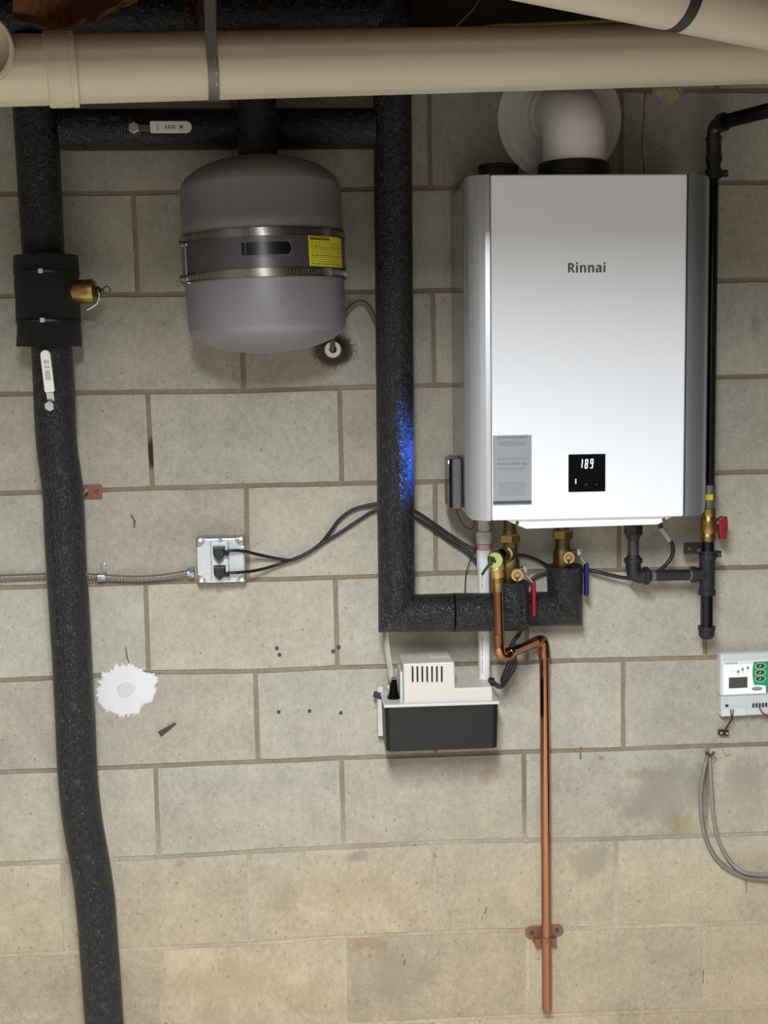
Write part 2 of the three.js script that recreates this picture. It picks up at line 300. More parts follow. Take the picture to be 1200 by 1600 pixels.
// the rest of the basement room
{
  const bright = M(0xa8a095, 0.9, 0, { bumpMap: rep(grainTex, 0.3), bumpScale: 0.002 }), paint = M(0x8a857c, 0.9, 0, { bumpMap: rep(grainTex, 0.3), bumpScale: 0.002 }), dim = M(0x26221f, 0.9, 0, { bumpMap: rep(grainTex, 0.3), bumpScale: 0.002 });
  const room = (n, x0, x1, y0, y1, z0, z1, m) => { const s = structure(n); part('slab', boxUV(rbox(x0, x1, y0, y1, z0, z1, 0.001)), m, s); return s; };
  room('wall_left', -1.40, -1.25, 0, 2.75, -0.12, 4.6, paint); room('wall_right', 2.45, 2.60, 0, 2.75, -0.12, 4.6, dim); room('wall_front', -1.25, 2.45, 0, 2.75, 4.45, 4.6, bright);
  room('floor', -1.40, 2.60, -0.12, 0, -0.12, 4.6, M(0xded8ce, 0.7, 0, { bumpMap: rep(grainTex, 0.4), bumpScale: 0.002, roughnessMap: rep(cloudTex, 0.7) }));
  const ceil = room('ceiling', -1.40, 2.60, 2.72, 2.78, -0.12, 4.6, woodDark);
  for (let k = 0; k < 9; k++) part('joist', boxUV(rbox(-1.05 + k * 0.4064, -1.05 + k * 0.4064 + 0.038, 2.478, 2.72, -0.08, 4.45, 0.002)), woodDark, ceil);
}
// steel beam that carries the joists, just above the frame
{
  const b = structure('trim_1'), x0 = -1.25, x1 = 2.45, z0 = 1.22, z1 = 1.36, y0 = 2.105, y1 = 2.478, m = M(0x4a3a33, 0.6, 0.3);
  part('flange', boxUV(rbox(x0, x1, y0, y0 + 0.012, z0, z1, 0.002)), m, b); part('flange', boxUV(rbox(x0, x1, y1 - 0.012, y1, z0, z1, 0.002)), m, b);
  part('web', boxUV(rbox(x0, x1, y0 + 0.012, y1 - 0.012, (z0 + z1) / 2 - 0.005, (z0 + z1) / 2 + 0.005, 0.001)), m, b);
}
// the lamp
{
  const L = LAMP, o = thing('shop_light', 'long white shop light hung under the joists above the viewer', 'lamp', V(L.x, L.y, L.z));
  part('housing', rbox(L.x - L.w / 2, L.x + L.w / 2, L.y + 0.004, L.y + 0.06, L.z - L.d / 2, L.z + L.d / 2, 0.006), P(0xe8e8e6, 0.4), o);
  part('diffuser', rbox(L.x - L.w / 2 + 0.01, L.x + L.w / 2 - 0.01, L.y - 0.002, L.y + 0.006, L.z - L.d / 2 + 0.01, L.z + L.d / 2 - 0.01, 0.002), M(0xffffff, 0.6, 0, { emissive: 0xf4f9ff, emissiveIntensity: 4 }), o);
  for (const s of [-1, 1]) part('chain', rod(V(L.x, L.y + 0.06, L.z + s * 0.65), V(L.x, 2.72, L.z + s * 0.65), 0.003, 8), zinc, o);
  const light = new THREE.RectAreaLight(0xf1f8ff, L.power, L.w - 0.04, L.d - 0.04); light.position.set(0, -0.004, 0); light.rotation.x = -Math.PI / 2; o.add(light);
}

// ---------------------------------------------------------------- big drain pipes under the joists
function pipeShell(a, b, r) { return turned(a, b, [[0, r - 0.006], [0, r], [a.distanceTo(b), r], [a.distanceTo(b), r - 0.006]], 48); }
{
  const A = at(-60, 112, 0.46), B = at(1260, 81, 0.20), d = B.clone().sub(A), n = d.clone().normalize(), L = d.length(), R = 0.0575;
  const o = thing('drain_pipe', 'beige plastic drain pipe running across the whole wall above the tank and heater', 'pipe', A);
  const S = px => { const t = mix(0, 1, (px + 60) / 1320), q = (0.44 - camera.position.z), w = t; let lo = 0, hi = 1; for (let i = 0; i < 40; i++) { const m = (lo + hi) / 2, p = A.clone().lerp(B, m).project(camera); const x = (p.x * 0.5 + 0.5) * 1200; if (x < px) lo = m; else hi = m; } return lo * L; };
  const P0 = t => A.clone().addScaledVector(n, t), c0 = S(72), c1 = S(119);
  part('pipe', pipeShell(P0(c0 + 0.02), B, R), beigePVC, o);
  part('coupling_hub', turned(P0(c0), P0(c1), [[0, R * 0.9], [0, R + 0.0035], [0.002, R + 0.0055], [c1 - c0 - 0.012, R + 0.0055], [c1 - c0 - 0.0115, R + 0.0045], [c1 - c0 - 0.010, R + 0.0045], [c1 - c0 - 0.0095, R + 0.006], [c1 - c0 - 0.001, R + 0.006], [c1 - c0, R + 0.005], [c1 - c0, R]], 48), beigePVC, o);
  part('fitting_body', turned(P0(-0.12), P0(c0 + 0.001), [[0, R - 0.004], [0, R + 0.001], [0.12 + c0, R + 0.001]], 48), beigePVC, o);
  const ctr = at(-26, 92, 0.455), f = V(0.10, -0.02, 1).normalize(), e = ctr.clone().addScaledVector(f, 0.085);
  part('branch_hub', turned(ctr, e, [[0, R - 0.006], [0.05, R - 0.003], [0.062, R - 0.003], [0.064, R + 0.001], [0.083, R + 0.001], [0.085, R - 0.001], [0.085, R - 0.0055], [0.045, R - 0.0075]], 48), beigePVC, o);
  part('branch_pipe', turned(ctr.clone().addScaledVector(f, 0.05), ctr.clone().addScaledVector(f, 0.052), [[0, 0], [0.002, R - 0.006]], 32), beigePVC, o);
  // hanger strap looped under it
  const hs = thing('hanger_strap', 'grey perforated metal strap hanging from the joists and looped under the beige drain pipe', 'strap', P0(S(333)));
  const t0 = S(331), c = P0(t0), path = [], back = V(0, 1, 0).cross(n).normalize(); const side = n.clone().cross(UP).normalize();   // side points to the viewer
  const fr = side.z > 0 ? side : side.negate();
  const rr2 = R + 0.0012, drift = [];
  path.push(c.clone().addScaledVector(fr, rr2 * 0.98).setY(2.6)); path.push(c.clone().addScaledVector(fr, rr2).setY(c.y + 0.05));
  for (let k = 0; k <= 16; k++) { const a = mix(0.15, -Math.PI, k / 16); path.push(c.clone().addScaledVector(fr, rr2 * Math.cos(a)).add(V(0, rr2 * Math.sin(a), 0))); }
  path.push(c.clone().addScaledVector(fr, -rr2).setY(2.6));
  path.forEach((p, i) => { p.addScaledVector(n, mix(-0.008, 0.010, i / (path.length - 1))); });
  const w = 0.0095, pos = [], idx = [], uv = [];
  path.forEach((p, i) => { for (const s of [-w, w]) for (const h of [0, 0.0014]) { const o2 = i < 2 ? fr : i === path.length - 1 ? fr.clone().negate() : p.clone().sub(c).projectOnPlane(n).normalize(); const q = p.clone().addScaledVector(n, s).addScaledVector(o2, h); pos.push(q.x, q.y, q.z); uv.push(s, i * 0.01); } });
  for (let i = 0; i < path.length - 1; i++) { const a = i * 4, b = a + 4; for (const [p, q] of [[0, 2], [2, 3], [3, 1], [1, 0]]) idx.push(a + p, b + p, a + q, a + q, b + p, b + q); }
  const g = new THREE.BufferGeometry(); g.setAttribute('position', new THREE.Float32BufferAttribute(pos, 3)); g.setAttribute('uv', new THREE.Float32BufferAttribute(uv, 2)); g.setIndex(idx); g.computeVertexNormals();
  part('band', toCreasedNormals(g, 0.5), M(0x77706a, 0.5, 0.4, { side: THREE.DoubleSide }), hs);
  const slots = []; for (let k = 0; k < 5; k++) { const a = mix(0.55, -0.75, k / 4), q = c.clone().addScaledVector(fr, (rr2 + 0.0015) * Math.cos(a)).add(V(0, (rr2 + 0.0015) * Math.sin(a), 0)).addScaledVector(n, mix(-0.004, 0.003, k / 4)); const b = new THREE.BoxGeometry(0.0016, 0.006, 0.0006); b.rotateX(-a); b.translate(q.x, q.y, q.z); slots.push(b); }
  part('slots', slots, M(0xa9a5a0, 0.4, 0.6), hs);
}
{
  const A = at(640, -97, 0.74), B = at(1330, 50, 0.40), R = 0.0575, n = B.clone().sub(A).normalize();
  const o = thing('drain_pipe', 'thick beige drain pipe crossing the upper right corner nearest the viewer', 'pipe', A);
  part('pipe', pipeShell(A, B, R), beigePVC, o);
  const c = A.clone().addScaledVector(n, 0.50), s = thing('pipe_strap', 'dark metal strap wrapped round the beige pipe in the upper right corner', 'strap', c);
  part('band', turned(c.clone().addScaledVector(n, -0.011), c.clone().addScaledVector(n, 0.011), [[0, R + 0.0002], [0, R + 0.0016], [0.022, R + 0.0016], [0.022, R + 0.0002]], 48), M(0x4c4641, 0.45, 0.5), s);
  part('hanger', boxUV(rbox(c.x - 0.01, c.x + 0.01, c.y + R, 2.6, c.z - 0.0008, c.z + 0.0008, 0.0005)), M(0x4c4641, 0.45, 0.5), s);
}

// ---------------------------------------------------------------- black insulated water pipes
const cz = (x, y, z) => at(x, y, z);
{
  const Z = 0.11, o = thing('insulated_pipe', 'tall black foam insulated riser at the left edge, leaning right towards the bottom', 'pipe', cz(163, 1600, Z));
  part('upper_insulation', mitre([cz(53, 60, Z), cz(56, 180, Z), cz(69, 420, Z)], [0.0438, 0.0435, 0.041]), foam, o);
  const low = [[80, 520], [84, 600], [89, 700], [97.5, 760], [102, 850], [111, 1000], [118, 1130], [122, 1220], [130, 1290], [140, 1345], [148, 1400], [154, 1470], [163, 1600], [178, 1800]].map(p => cz(...p, Z));
  const sm = new THREE.CatmullRomCurve3(low, false, 'centripetal').getPoints(40);
  part('lower_insulation', mitre(sm, sm.map((_, i) => 0.0405 + 0.0012 * noise.noise(i * 0.4, 3, 1))), foam, o);
  const seam = []; for (let i = 6; i < 20; i++) { const p = sm[i]; seam.push(V(p.x - 0.012, p.y, p.z + 0.0388)); } part('seam', tube(seam, 0.0009, 6), M(0x2c2c2e, 0.5), o);
  const s = part('valve_sleeve', [
    mitre([cz(71.5, 400, Z), cz(73, 428, Z)], [0.063, 0.0625], { step: 0.008, lump: 0.03 }), mitre([cz(72.5, 427, Z), cz(74, 450, Z), cz(76, 500, Z)], [0.0605, 0.0635, 0.0625], { step: 0.008, lump: 0.03 }),
    mitre([cz(76, 503, Z), cz(77.5, 541, Z)], [0.061, 0.0635], { step: 0.008, lump: 0.03 })], foamRough, o);
  for (const y of [426, 501]) { const c = cz(y < 450 ? 73 : 76, y, Z), c2 = c.clone(); c2.y -= 0.004; part('cable_tie', turned(c, c2, [[0, 0.061], [0.0, 0.0645], [0.004, 0.0645], [0.004, 0.061]], 40), blackPlastic, o); part('tie_head', rbox(c.x - 0.004, c.x + 0.005, c.y - 0.006, c.y + 0.003, c.z + 0.063, c.z + 0.0695, 0.0015), P(0xb9b9ba, 0.25), o); }
  // lever of the ball valve under the sleeve
  const q = cz(74.5, 580, Z + 0.058);
  const sh = roundRect(-0.0098, 0.0098, -0.041, 0.041, [0.004, 0.004, 0.0095, 0.0095]); const h = slab(sh, 0.006, 0, 0.0018, 12); h.rotateZ(0.075); h.translate(q.x, q.y, q.z);
  part('lever_grip', h, P(0xe9e4da, 0.35), o, 'cream vinyl lever grip');
  const f = new THREE.BoxGeometry(0.014, 0.02, 0.003); f.rotateX(0.5); const e = cz(79, 620, Z + 0.055); f.translate(e.x, e.y, e.z); part('lever_arm', f, galv, o);
  const nut = cz(80, 634, Z + 0.036); part('stem_nut', hex(nut, nut.clone().add(V(0, 0, 0.022)), 0.0105), zinc, o, 'bright stem nut');
  part('lettering', [0.018, 0.008, -0.002, -0.008, -0.014].flatMap((y, i) => [-0.003, 0.0005, 0.004].map(x => { const b = new THREE.BoxGeometry(0.0016, i % 2 ? 0.005 : 0.0075, 0.0006); b.rotateZ(0.075); b.translate(q.x + x - y * 0.075, q.y + y, q.z + 0.0061); return b; })), M(0x77746e, 0.6), o);
}
{
  const Z = 0.11, a = cz(95, 203, Z), b = cz(586, 201, Z), o = thing('insulated_pipe', 'black insulated horizontal pipe just below the drain pipe with a white valve lever', 'pipe', a);
  part('insulation', mitre([a, b], 0.0398), foam, o);
  const x0 = cz(235, 199, Z + 0.055), x1 = cz(300, 199, Z + 0.055), yc = x0.y, H = 0.0112;
  part('lever_grip', slab(roundRect(x0.x, x1.x, yc - H, yc + H, [0.002, 0.0108, 0.0108, 0.002]), 0.006, x0.z, 0.0015, 14), P(0xd9d2cc, 0.4), o, 'off white lever grip');
  part('lettering', [0.013, 0.016, 0.030, 0.036, 0.041, 0.046, 0.058, 0.061].map((d, i) => { const g = new THREE.BoxGeometry(i < 2 ? 0.0012 : 0.003, i < 2 ? 0.013 : 0.007, 0.0006); g.translate(x0.x + d, yc, x0.z + 0.0061); return g; }), M(0x6a6562, 0.6), o);
  const s = cz(211, 202, Z + 0.034), tip = s.clone().add(V(0, 0, 0.022));
  part('stem_nut', hex(s, tip, 0.0115), zinc, o); part('lever_arm', rbox(s.x + 0.006, x0.x + 0.002, s.y - 0.006, s.y + 0.006, s.z + 0.012, s.z + 0.016, 0.001), steelDark, o);
  part('packing_washer', [0.006, 0.012].map(d => rbox(s.x - 0.013 - d, s.x - 0.011 - d, s.y - 0.011, s.y + 0.008, s.z + 0.004, s.z + 0.009, 0.0005)), steelDark, o);
}
{
  const Z = 0.185, o = thing('insulated_pipe', 'short black insulated drop from the drain pipe down onto the grey expansion tank', 'pipe', cz(402, 250, Z));
  part('insulation', mitre([cz(399, 120, Z), cz(403, 262, Z)], 0.0385), foam, o);
}
{
  const Z = 0.12, o = thing('insulated_pipe', 'black insulated centre riser left of the heater, turning right under it at a mitred corner', 'pipe', cz(620, 958, Z));
  part('upper_insulation', mitre([cz(-70, 28, Z), cz(612, 20, Z), cz(613, 160, Z), cz(616, 480, Z), cz(618.5, 812, Z)], 0.0383), foam, o);
  part('corner_insulation', mitre([cz(618.5, 810, Z), cz(620, 958.5, Z + 0.004), cz(709, 957, 0.135)], [0.0376, 0.0385, 0.0398]), foam, o);
  part('lower_insulation', mitre([cz(709.5, 957, 0.135), cz(796.5, 956, 0.135), cz(796.5, 908, 0.135)], [0.0400, 0.0395, 0.0375]), foam, o);
}
{
  const Z = 0.05, o = thing('insulated_pipe', 'short black insulated elbow behind, rising to the blue handled valve', 'pipe', cz(882, 950, Z));
  part('insulation', mitre([cz(789, 952, Z), cz(883, 951, Z), cz(882, 884, 0.055)], [0.0365, 0.0370, 0.0385]), foam, o);
}
// brass relief valve on the left riser
{
  const a = cz(108, 457, 0.125), b = cz(151, 455, 0.125), o = thing('relief_valve', 'stubby brass drain valve sticking out of the left insulated riser', 'valve', a);
  const L = a.distanceTo(b);
  part('body', turned(a, b, [[0, 0.02], [0.004, 0.0225], [L - 0.014, 0.0245], [L - 0.006, 0.0245], [L, 0.018], [L, 0]]), brass, o);
  const e = cz(163, 454, 0.125); part('stem', turned(b, e, [[0, 0.012], [0.002, 0.009], [0.006, 0.0095], [0.009, 0.005], [b.distanceTo(e), 0.003]]), brassDull, o);
  const ring = new THREE.TorusGeometry(0.0066, 0.0017, 10, 20), c = cz(167, 453, 0.127); ring.translate(c.x, c.y, c.z); part('pull_ring', ring, steelDark, o);
  part('wire_lever', tube([cz(155, 458, 0.135), cz(154, 470, 0.137), cz(147, 478, 0.137), cz(136, 484, 0.135)], 0.0018, 8), zinc, o);
}

// ---------------------------------------------------------------- expansion tank and its bracket
{
  const Z = 0.185, top = cz(404, 244, Z), bot = cz(420, 552, Z), ax = bot.clone().sub(top), L = ax.length(), R = pm(122.5, Z) * 1.0;
  const n = ax.clone().normalize(), on = t => top.clone().addScaledVector(n, t * L);
  const o = thing('expansion_tank', 'grey steel expansion tank with domed ends hanging from the black pipe', 'tank', bot);
  const prof = [[0, 0]]; const ds = 0.182, db = 0.145;
  for (let k = 1; k <= 18; k++) { const a = k / 18 * Math.PI / 2; prof.push([ds * L * (1 - Math.cos(a)), R * Math.sin(a)]); }
  prof.push([L * 0.33, R * 1.0], [L * 0.335, R * 1.006], [L * 0.40, R * 1.006], [L * 0.405, R], [L * 0.62, R * 0.995], [L * 0.70, R * 0.992]);
  for (let k = 0; k <= 18; k++) { const a = k / 18 * Math.PI / 2; prof.push([L * (1 - db) + db * L * Math.sin(a), R * 0.985 * Math.cos(a)]); }
  part('shell', turned(top, bot, prof, 96), tankGrey, o);
  part('top_port', rod(top.clone().addScaledVector(n, -0.014), on(0.02), 0.02), steelDark, o);
  // bracket
  const k = thing('tank_bracket', 'dark steel wall bracket with two shiny clamp bands round the middle of the tank', 'bracket', V(on(0.5).x, on(0.5).y, 0));
  const band = (t0, t1, dr, seg = 96) => turned(on(t0), on(t1), [[0, R], [0, R + dr], [(t1 - t0) * L, R + dr], [(t1 - t0) * L, R]], seg);
  part('saddle_strap', band(0.41, 0.615, 0.0032), P(0x5a5557, 0.3, 0.35, { clearcoat: 0.3, clearcoatRoughness: 0.2 }), k);
  for (const t of [0.402, 0.597]) {
    part('clamp_band', band(t, t + 0.04, 0.0052), P(0x97918a, 0.22, 0.95), k);
    const teeth = []; for (let q = 0; q < 70; q++) { const a = mix(0.2, 2.9, q / 69), b = new THREE.BoxGeometry(0.0010, 0.009, 0.0006); b.translate(0, 0, R + 0.0054); b.rotateY(Math.PI / 2 - a); teeth.push(b); }
    const g = mergeGeometries(teeth.map(plain)); g.rotateX(0); orient(g, on(t + 0.02), on(t + 0.02).clone().addScaledVector(n, -1)); part('clamp_teeth', g, M(0x8a847c, 0.3, 0.9), k);
    const cl = cz(t < 0.5 ? 290 : 291, t < 0.5 ? 382 : 436, Z + 0.062); part('clamp_screw', hex(cl.clone().add(V(0.001, 0, 0)), cl.clone().add(V(0.014, 0, 0)), 0.0095), zinc, k); part('screw_tip', rod(cl.clone().add(V(-0.012, 0, -0.002)), cl.clone().add(V(0.002, 0, -0.001)), 0.007), steelDark, k);
    part('screw_housing', rbox(cl.x + 0.010, cl.x + 0.022, cl.y - 0.009, cl.y + 0.009, cl.z - 0.016, cl.z + 0.003, 0.002), blackPlastic, k);
  }
  part('clamp_bar', rod(cz(291, 386, Z + 0.06), cz(293, 432, Z + 0.06), 0.0042), zinc, k);
  part('wall_leg', [rbox(on(0.5).x - 0.12, on(0.5).x + 0.12, on(0.5).y - 0.04, on(0.5).y + 0.04, 0.0, Z - R + 0.012, 0.002)], P(0x2e2b2c, 0.4, 0.3), k);
  // curved decals on the strap
  const decal = (a0, a1, t0, t1, dr, round) => { const g = new THREE.CylinderGeometry(R + dr, R + dr, (t1 - t0) * L, 24, 1, true, a0, a1 - a0); return orient(g, on((t0 + t1) / 2), on((t0 + t1) / 2).clone().addScaledVector(n, -1)); };
  const cv = document.createElement('canvas'); cv.width = 512; cv.height = 320; const x = cv.getContext('2d');
  x.fillStyle = '#d8cf2e'; x.fillRect(0, 0, 512, 320); x.fillStyle = '#2a2712'; x.fillRect(18, 10, 250, 62); x.fillStyle = '#d8cf2e'; x.font = 'bold 52px sans-serif'; x.fillText('WARNING', 26, 59);
  x.fillStyle = '#77722a'; for (let i = 0; i < 11; i++) { const y = 92 + i * 20; let q = 20; while (q < 480) { const w = 16 + ((i * 37 + q * 13) % 46); x.fillRect(q, y, w, i % 4 === 2 ? 10 : 6); q += w + 9; } }
  const ct = new THREE.CanvasTexture(cv); ct.colorSpace = THREE.SRGBColorSpace;
  part('warning_label', decal(0.57, 1.22, 0.425, 0.59, 0.0036), P(0xffffff, 0.5, 0, { map: ct, side: THREE.DoubleSide }), k, 'yellow warning label');
  const lg = document.createElement('canvas'); lg.width = 512; lg.height = 128; const y = lg.getContext('2d'); y.fillStyle = '#5a5557'; y.fillRect(0, 0, 512, 128); y.fillStyle = '#0b0a0b'; y.beginPath(); y.arc(452, 64, 46, 0, 7); y.fill(); y.fillRect(20, 18, 430, 92); y.fillStyle = '#5a5557'; y.fillRect(54, 18, 10, 92);
  const lt = new THREE.CanvasTexture(lg); lt.colorSpace = THREE.SRGBColorSpace;
  part('emblem', decal(-0.26, 0.36, 0.46, 0.545, 0.0035), P(0xffffff, 0.25, 0, { map: lt, side: THREE.DoubleSide }), k, 'black emblem on the strap');
}
// pipe end through the wall beside the tank
{
  const c = at(520, 546, 0), o = thing('wall_sleeve', 'bright round metal sleeve in the wall below right of the tank', 'sleeve', c);
  part('collar', turned(V(c.x, c.y, -0.012), V(c.x, c.y, 0.012), [[0, 0.0185], [0.02, 0.0185], [0.024, 0.0165], [0.024, 0.008], [0.010, 0.0075], [0.010, 0]]), P(0xe6e4e2, 0.22, 0.5), o);
  const w = solo('cable', tube([V(c.x, c.y - 0.003, 0.0), at(519.5, 544, 0.016), at(521, 526, 0.018), at(530, 508, 0.015), at(542, 488, 0.012), at(556, 474, 0.012), at(569, 473, 0.012), at(580, 487, 0.012), at(590, 510, 0.012)], 0.0052, 10), P(0x625a4c, 0.5), 'grey brown cable looping from the metal sleeve beside the tank to behind the centre riser', 'cable', c);
}

// ---------------------------------------------------------------- water heater
const ZF = 0.238, ZS = 0.212;
{
  const xl = at(725, 540, ZS).x, xr = at(1107, 540, ZS).x, yt = at(915, 274, ZS + 0.01).y, yb = at(915, 809, ZS + 0.01).y;
  const sl = at(767.5, 540, ZF).x, sr = at(1071.5, 540, ZF).x;
  const o = thing('water_heater', 'white wall mounted tankless water heater with a black display', 'heater', V((xl + xr) / 2, yb, 0));
  part('cabinet', slab(roundRect(xl + 0.001, xr - 0.001, yb + 0.001, yt - 0.001, 0.016), ZS - 0.014, 0.012, 0.002, 10), heaterSide, o);
  const trim = (outer, inner, left) => {
    const w = Math.abs(inner - outer), s = left ? roundRect(outer, inner, yb, yt, [0.02, 0, 0, 0.013]) : roundRect(inner, outer, yb, yt, [0, 0.02, 0.013, 0]);
    let g = new THREE.ExtrudeGeometry(s, { depth: 0.012, bevelEnabled: true, bevelSize: 0.003, bevelThickness: 0.003, bevelOffset: -0.003, bevelSegments: 3, curveSegments: 10 });
    // cut into strips so that the face can bend
    g = plain(g); const p = g.attributes.position;
    for (let i = 0; i < p.count; i++) { const d = Math.min(1, Math.abs(p.getX(i) - inner) / w); p.setZ(i, ZF - 0.0155 + p.getZ(i) * 1 - 0.03 * d * d - 0.0005); }
    return g;
  };
  const curved = (outer, inner) => {                                   // trim strip bending back to the cabinet
    const N = 14, cols = [], H = 40, pos = [], idx = [], uv = [], sgn = Math.sign(inner - outer), w = Math.abs(inner - outer), pr = [];
    for (let i = 0; i <= N; i++) { const t = i / N; pr.push([outer + sgn * w * t, ZS - 0.006 + (ZF - ZS + 0.004) * Math.pow(Math.sin(t * Math.PI / 2), 0.8), t]); }
    pr.push([inner, ZF + 0.0015, 1], [inner, ZF - 0.012, 1]);
    for (let j = 0; j <= H; j++) for (const [x, z] of pr) {
      const y = mix(yb, yt, j / H), de = Math.abs(x - outer); let yy = y;
      const rb = 0.02, rt = 0.013; if (de < rb) { const k = rb - Math.sqrt(Math.max(0, rb * rb - (rb - de) ** 2)); yy = Math.max(yy, yb + k); } if (de < rt) { const k = rt - Math.sqrt(Math.max(0, rt * rt - (rt - de) ** 2)); yy = Math.min(yy, yt - k); }
      pos.push(x, yy, z); uv.push(x, yy);
    }
    const C = pr.length; for (let j = 0; j < H; j++) for (let i = 0; i < C - 1; i++) { const a = j * C + i, b = a + C; sgn > 0 ? idx.push(a, a + 1, b, a + 1, b + 1, b) : idx.push(a, b, a + 1, a + 1, b, b + 1); }
    // close top and bottom back to the cabinet
    const base = pos.length / 3; for (const j of [0, H]) for (let i = 0; i < C; i++) { const k = (j * C + i) * 3; pos.push(pos[k], pos[k + 1], ZS - 0.008); uv.push(pos[k], ZS); }
    for (let q = 0; q < 2; q++) for (let i = 0; i < C - 1; i++) { const a = (q ? H : 0) * C + i, b = base + q * C + i; idx.push(a, b, a + 1, a + 1, b, b + 1); }
    const g = new THREE.BufferGeometry(); g.setAttribute('position', new THREE.Float32BufferAttribute(pos, 3)); g.setAttribute('uv', new THREE.Float32BufferAttribute(uv, 2)); g.setIndex(idx); g.computeVertexNormals(); return toCreasedNormals(g, 0.7);
  };
  part('side_trim', curved(xl, sl - 0.0012), heaterTrim, o); part('side_trim', curved(xr, sr + 0.0012), heaterTrim, o);
  const fp = rbox(sl, sr, yb, yt, ZF - 0.03, ZF, 0.004, 3);
  const front = part('front_panel', fp, heaterWhite, o);
  // brand lettering
  const font = await new FontLoader().loadAsync('fonts/droid/droid_sans_bold.typeface.json');
  const tg = new TextGeometry('Rinnai', { font, size: 0.0185, depth: 0.0006, curveSegments: 6, bevelEnabled: false }); tg.computeBoundingBox();
  const l0 = at(887.5, 426, ZF), l1 = at(946, 426, ZF), tw = tg.boundingBox.max.x - tg.boundingBox.min.x; tg.scale((l1.x - l0.x) / tw, 1.0, 1); tg.translate(l0.x - tg.boundingBox.min.x, l0.y, ZF - 0.0001);
  part('lettering', tg, M(0x4d4e51, 0.5), front, 'grey maker name lettering');
  // display
  const d0 = at(888, 769, ZF), d1 = at(946, 709, ZF);
  part('display_rim', (() => { const s = roundRect(d0.x - 0.003, d1.x + 0.003, d0.y - 0.003, d1.y + 0.003, 0.004); s.holes.push(new THREE.Path(roundRect(d0.x, d1.x, d0.y, d1.y, 0.0015).getPoints())); return slab(s, 0.002, ZF - 0.0005, 0.0005, 6); })(), P(0xf0f1f4, 0.3), o);
  const disp = part('display', rbox(d0.x, d1.x, d0.y, d1.y, ZF - 0.01, ZF + 0.0008, 0.001), blackGloss, o, 'glossy black display');
  const seg = [], W = 0.0042, Hh = 0.0085, T = 0.0016;
  const bar = (x, y, w, h) => { const b = new THREE.BoxGeometry(w, h, 0.0003); b.translate(x + y * 0.1, y, 0); return b; };
  const digit = (which) => { const s = { a: [W / 2, Hh * 2, W, T], b: [W, Hh * 1.5, T, Hh], c: [W, Hh * 0.5, T, Hh], d: [W / 2, 0, W, T], e: [0, Hh * 0.5, T, Hh], f: [0, Hh * 1.5, T, Hh], g: [W / 2, Hh, W, T] }; return [...which].map(k => bar(...s[k])); };
  const place = (gs, px, py) => gs.map(g => { const p = at(px, py, ZF); g.translate(p.x, p.y, ZF + 0.001); return g; });
  const glow = M(0x101418, 0.5, 0, { emissive: 0xdcebff, emissiveIntensity: 1.6 });
  part('digit', place(digit('bc'), 905.5, 731), glow, disp, 'lit digit 1'); part('digit', place(digit('abcdefg'), 913.8, 731.5), glow, disp, 'lit digit 8'); part('digit', place(digit('abcdfg'), 922, 731), glow, disp, 'lit digit 9'); part('status_bar', place([bar(0, 0, 0.0016, 0.0095)], 899.5, 752), glow, disp, 'short lit bar');
  part('touch_icon', [disc(at(916, 757, ZF + 0.0007), V(0, 0, 1), 0.0022, 0.0002), disc(at(932, 757, ZF + 0.0007), V(0, 0, 1), 0.0022, 0.0002)], M(0x2a2a2e, 0.4), disp);
  // instruction label
  const cv = document.createElement('canvas'); cv.width = 512; cv.height = 944; const x = cv.getContext('2d');
  x.fillStyle = '#939598'; x.fillRect(0, 0, 512, 944); x.fillStyle = '#55585c'; x.textAlign = 'center'; x.font = 'bold 44px sans-serif'; x.fillText('ACTION REQUIRED', 256, 46);
  const lines = (y0, n, dy, a, b, c) => { x.fillStyle = c; for (let i = 0; i < n; i++) { let q = a + ((i * 29) % 22); while (q < b - 20) { const w = 14 + ((i * 53 + q * 7) % 44); x.fillRect(q, y0 + i * dy, Math.min(w, b - q), dy * 0.5); q += w + 9; } } };
  lines(84, 4, 17, 70, 440, '#6f7174'); lines(306, 2, 18, 60, 460, '#75777a'); x.fillStyle = '#5d5f63'; x.font = 'bold 50px sans-serif'; x.fillText('Rinnai Control App', 256, 398, 400);
  lines(430, 3, 17, 70, 450, '#797b7e'); lines(628, 10, 19, 70, 430, '#797b7e'); x.fillStyle = '#424447'; x.fillRect(0, 884, 512, 42); x.fillStyle = '#8d8f92'; x.fillRect(0, 926, 512, 18);
  const lt = new THREE.CanvasTexture(cv); lt.colorSpace = THREE.SRGBColorSpace;
  const a0 = at(770.5, 790, ZF), a1 = at(830.5, 679.5, ZF), lb = new THREE.PlaneGeometry(a1.x - a0.x, a1.y - a0.y); lb.translate((a0.x + a1.x) / 2, (a0.y + a1.y) / 2, ZF + 0.0003);
  part('instruction_label', lb, P(0xffffff, 0.5, 0, { map: lt }), o, 'grey printed instruction label');
  // bottom tray
  const q = [[789, 806], [1052, 799], [1052, 806], [1029, 819.5], [822, 826.5], [789, 812]].map(([px, py]) => at(px, py, 0.225));
  const tray = part('bottom_tray', slab(outline([...q].reverse()), 0.19, 0.035, 0.002), heaterWhite, o);
  for (const [px, py] of [[808, 817], [1037, 812]]) part('screw', disc(at(px, py, 0.224), V(0, 0, 1), 0.004, 0.002), steelDark, tray);
  // top connections
  const ring = (px, w, h, m) => { const c = V(at(px, 262, 0.13).x, yt - 0.002, 0.13), r = pm(w / 2, 0.13); return part('flue_collar', turned(c, c.clone().add(V(0, h, 0)), [[0, r * 0.96], [0.002, r], [h - 0.003, r], [h, r - 0.002], [h, r - 0.008], [0.0, r - 0.009]], 48), m, o); };
